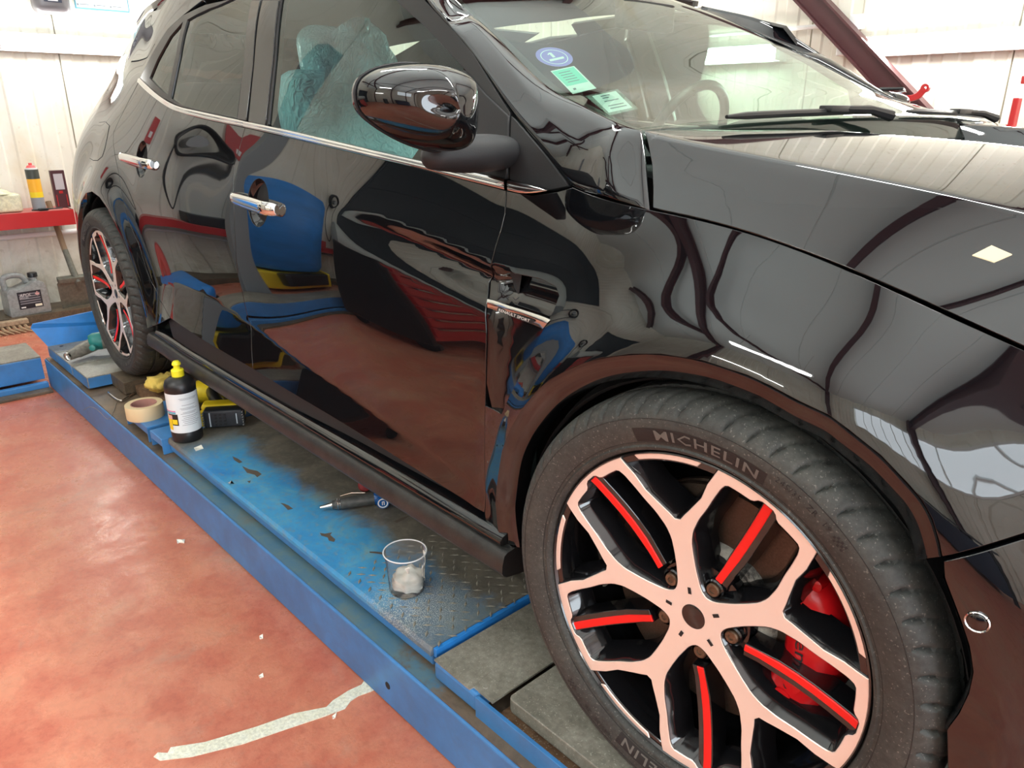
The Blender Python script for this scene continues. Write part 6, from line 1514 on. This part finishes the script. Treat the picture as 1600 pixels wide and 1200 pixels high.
m = MB(); m.box((0, 0, 1.25), (.12, .16, 2.5), bev=.008); m.build('column_post', simple('column_grey', (.22, .24, .25), .5), lc)
m = MB(); m.box((0, 0, .01), (.30, .34, .02), bev=.004); m.build('column_base', STEEL, lc)
bc = empty('compressor', (-4.45, -1.50, FZ), 'blue upright compressor beside the grey lift column', 'compressor')
m = MB(); m.lathe([(0, .25), (.20, .27), (.24, .34), (.24, 1.35), (.20, 1.45), (0, 1.48)], n=32, caps=False); m.build('air_tank', BLUEPL if False else BLUEBR, bc, smooth=True, angle=50)
m = MB(); m.box((0, -.05, .14), (.40, .55, .20), bev=.02); m.build('motor_base', YELLOWP, bc)
m = MB(); m.box((.10, -.05, .16), (.30, .40, .16), bev=.02); m.build('motor', BLACKP, bc)
gt = empty('grey_tank', (-4.40, -2.75, FZ), 'grey drum tank added against the rear wall behind the tool chest', 'tank')  # out-of-view tank added for the paint to mirror
m = MB(); m.lathe([(0, -.60), (.25, -.58), (.28, -.50), (.28, .50), (.25, .58), (0, .60)], c=(0, 0, 1.02), axis=(0, 1, 0), n=32, caps=False); m.build('drum', simple('galvanised_drum', (.45, .48, .46), .35), gt, smooth=True, angle=50)
m = MB(); m.box((0, -.45, .37), (.4, .06, .74)); m.box((0, .45, .37), (.4, .06, .74)); m.build('drum_stand', simple('stand_grey', (.12, .13, .13), .5), gt)
bj = empty('trolley_jack', (-4.15, -.62, FZ), 'blue trolley jack on the floor near the rear wall', 'jack')
m = MB(); rbox(m, (0, 0, .10), (.55, .26, .14), .04); m.build('jack_body', BLUEBR, bj, smooth=True, angle=50)
m = MB()
for a in (-1, 1):
    for b2 in (-1, 1): m.lathe([(0, -.02), (.04, -.02), (.04, .02), (0, .02)], c=(a * .2, b2 * .13, .04), axis=(0, 1, 0), n=16, caps=False)
m.build('jack_wheels', BLACKP, bj, smooth=True, angle=40)
m = MB(); m.tube([(-.2, 0, .15), (-.45, 0, .70)], .018, 10); m.build('jack_lever', simple('lever_red', (.5, .05, .04), .4), bj, smooth=True)
for y, z, lab in ((-.95, 1.42, 'black hose reel on the rear wall above the red shelf'), (-2.15, 1.45, 'small black hose reel lower on the rear wall')):
    hr_ = empty('hose_reel', (XR + .10, y, z), lab, 'hose reel')
    m = MB(); 
    for k in range(4): m.tube([(-.04 + k * .03, .15 * math.cos(2 * PI * i / 32), .15 * math.sin(2 * PI * i / 32)) for i in range(32)], .016, 8, closed=True)
    m.build('hose_coil', BLACKP, hr_, smooth=True)
    m = MB(); m.lathe([(0, -.07), (.06, -.07), (.06, .06), (0, .06)], axis=(1, 0, 0), n=20, caps=False); m.build('reel_hub', GREYP, hr_, smooth=True, angle=40)
    m = MB(); m.tube(smooth_poly([(.0, .14, 0), (.0, .16, -.5), (.02, .02, -.85), (.0, -.13, -.5), (0, -.14, 0)], 6), .012, 8); m.build('hanging_hose', BLACKP, hr_, smooth=True)
for y, z, c_, lab in ((-1.20, 1.62, REDP, 'red and white notice on the rear wall beside the hose reel'), (-.62, 1.35, REDP, 'narrow red board on the rear wall left of the hose reel')):
    nb = empty('red_board', (XR + .012, y, z), lab, 'sign'); m = MB(); m.box((0, 0, 0), (.012, .16 if z > 1.5 else .07, .26), bev=.002); m.build('board', c_, nb)
    m = MB(); m.box((.007, 0, -.04), (.002, .08 if z > 1.5 else .03, .06)); m.build('board_panel', WHITEP, nb)
for i, (y, lab) in enumerate(((-.55, 'red tool tray on the left part of the wall shelf'), (-1.20, 'red tool tray in the middle of the wall shelf'), (-1.85, 'red tool tray at the far left of the wall shelf'))):
    tt_ = MB(); tt_.box((-4.72, y, SZ + .06), (.18, .26, .12), bev=.01); tag(tt_.build('tool_tray', REDP if i != 1 else BLACKP), lab if i != 1 else 'black tool tray in the middle of the wall shelf', 'tool tray')
# roller window high on the near wall: daylight through white translucent strips
wn = MB(); wn.box((2.55, YN + .04, 2.60), (3.3, .03, 1.1)); SKY = simple('daylit_translucent_pane', (.9, .95, 1), .5, emit=(.82, .93, 1.0), es=3.6); o = wn.build('window_1', SKY); tag(o, kind='structure')
m = MB()
for k in range(12): m.box((.92 + k * .296, YN + .065, 2.60), (.02, .02, 1.1))
m.box((2.55, YN + .065, 3.17), (3.4, .04, .06)); m.box((2.55, YN + .065, 2.03), (3.4, .04, .06)); fr1 = m.build('window_frame', WHITEP, o)
wb = empty('workbench', (1.5, YN + .45, FZ), 'dark steel workbench under the bright strip window', 'workbench')
m = MB(); m.box((0, 0, .88), (2.6, .7, .05), bev=.004); m.build('bench_top', simple('bench_dark', (.06, .065, .07), .5), wb)
for a in (-1.2, 1.2):
    for b2 in (-.3, .3): m = MB(); m.box((a, b2, .43), (.06, .06, .86)); m.build('bench_leg', MATT, wb)
m = MB(); m.box((0, .1, .45), (2.3, .5, .7), bev=.01); m.build('bench_cabinet', simple('cabinet_dark_blue', (.02, .035, .07), .4), wb)
tr_ = empty('tyre_stack', (-1.2, YN + .5, FZ), 'stack of black tyres against the near wall', 'tyres')
for k in range(4):
    m = MB(); m.lathe([(.19, .0), (.30, .0), (.325, .03), (.325, .19), (.30, .22), (.19, .22), (.19, 0)], c=(.0, 0, k * .222), n=36, caps=False); m.build('stacked_tyre', TYRE, tr_, smooth=True, angle=40)
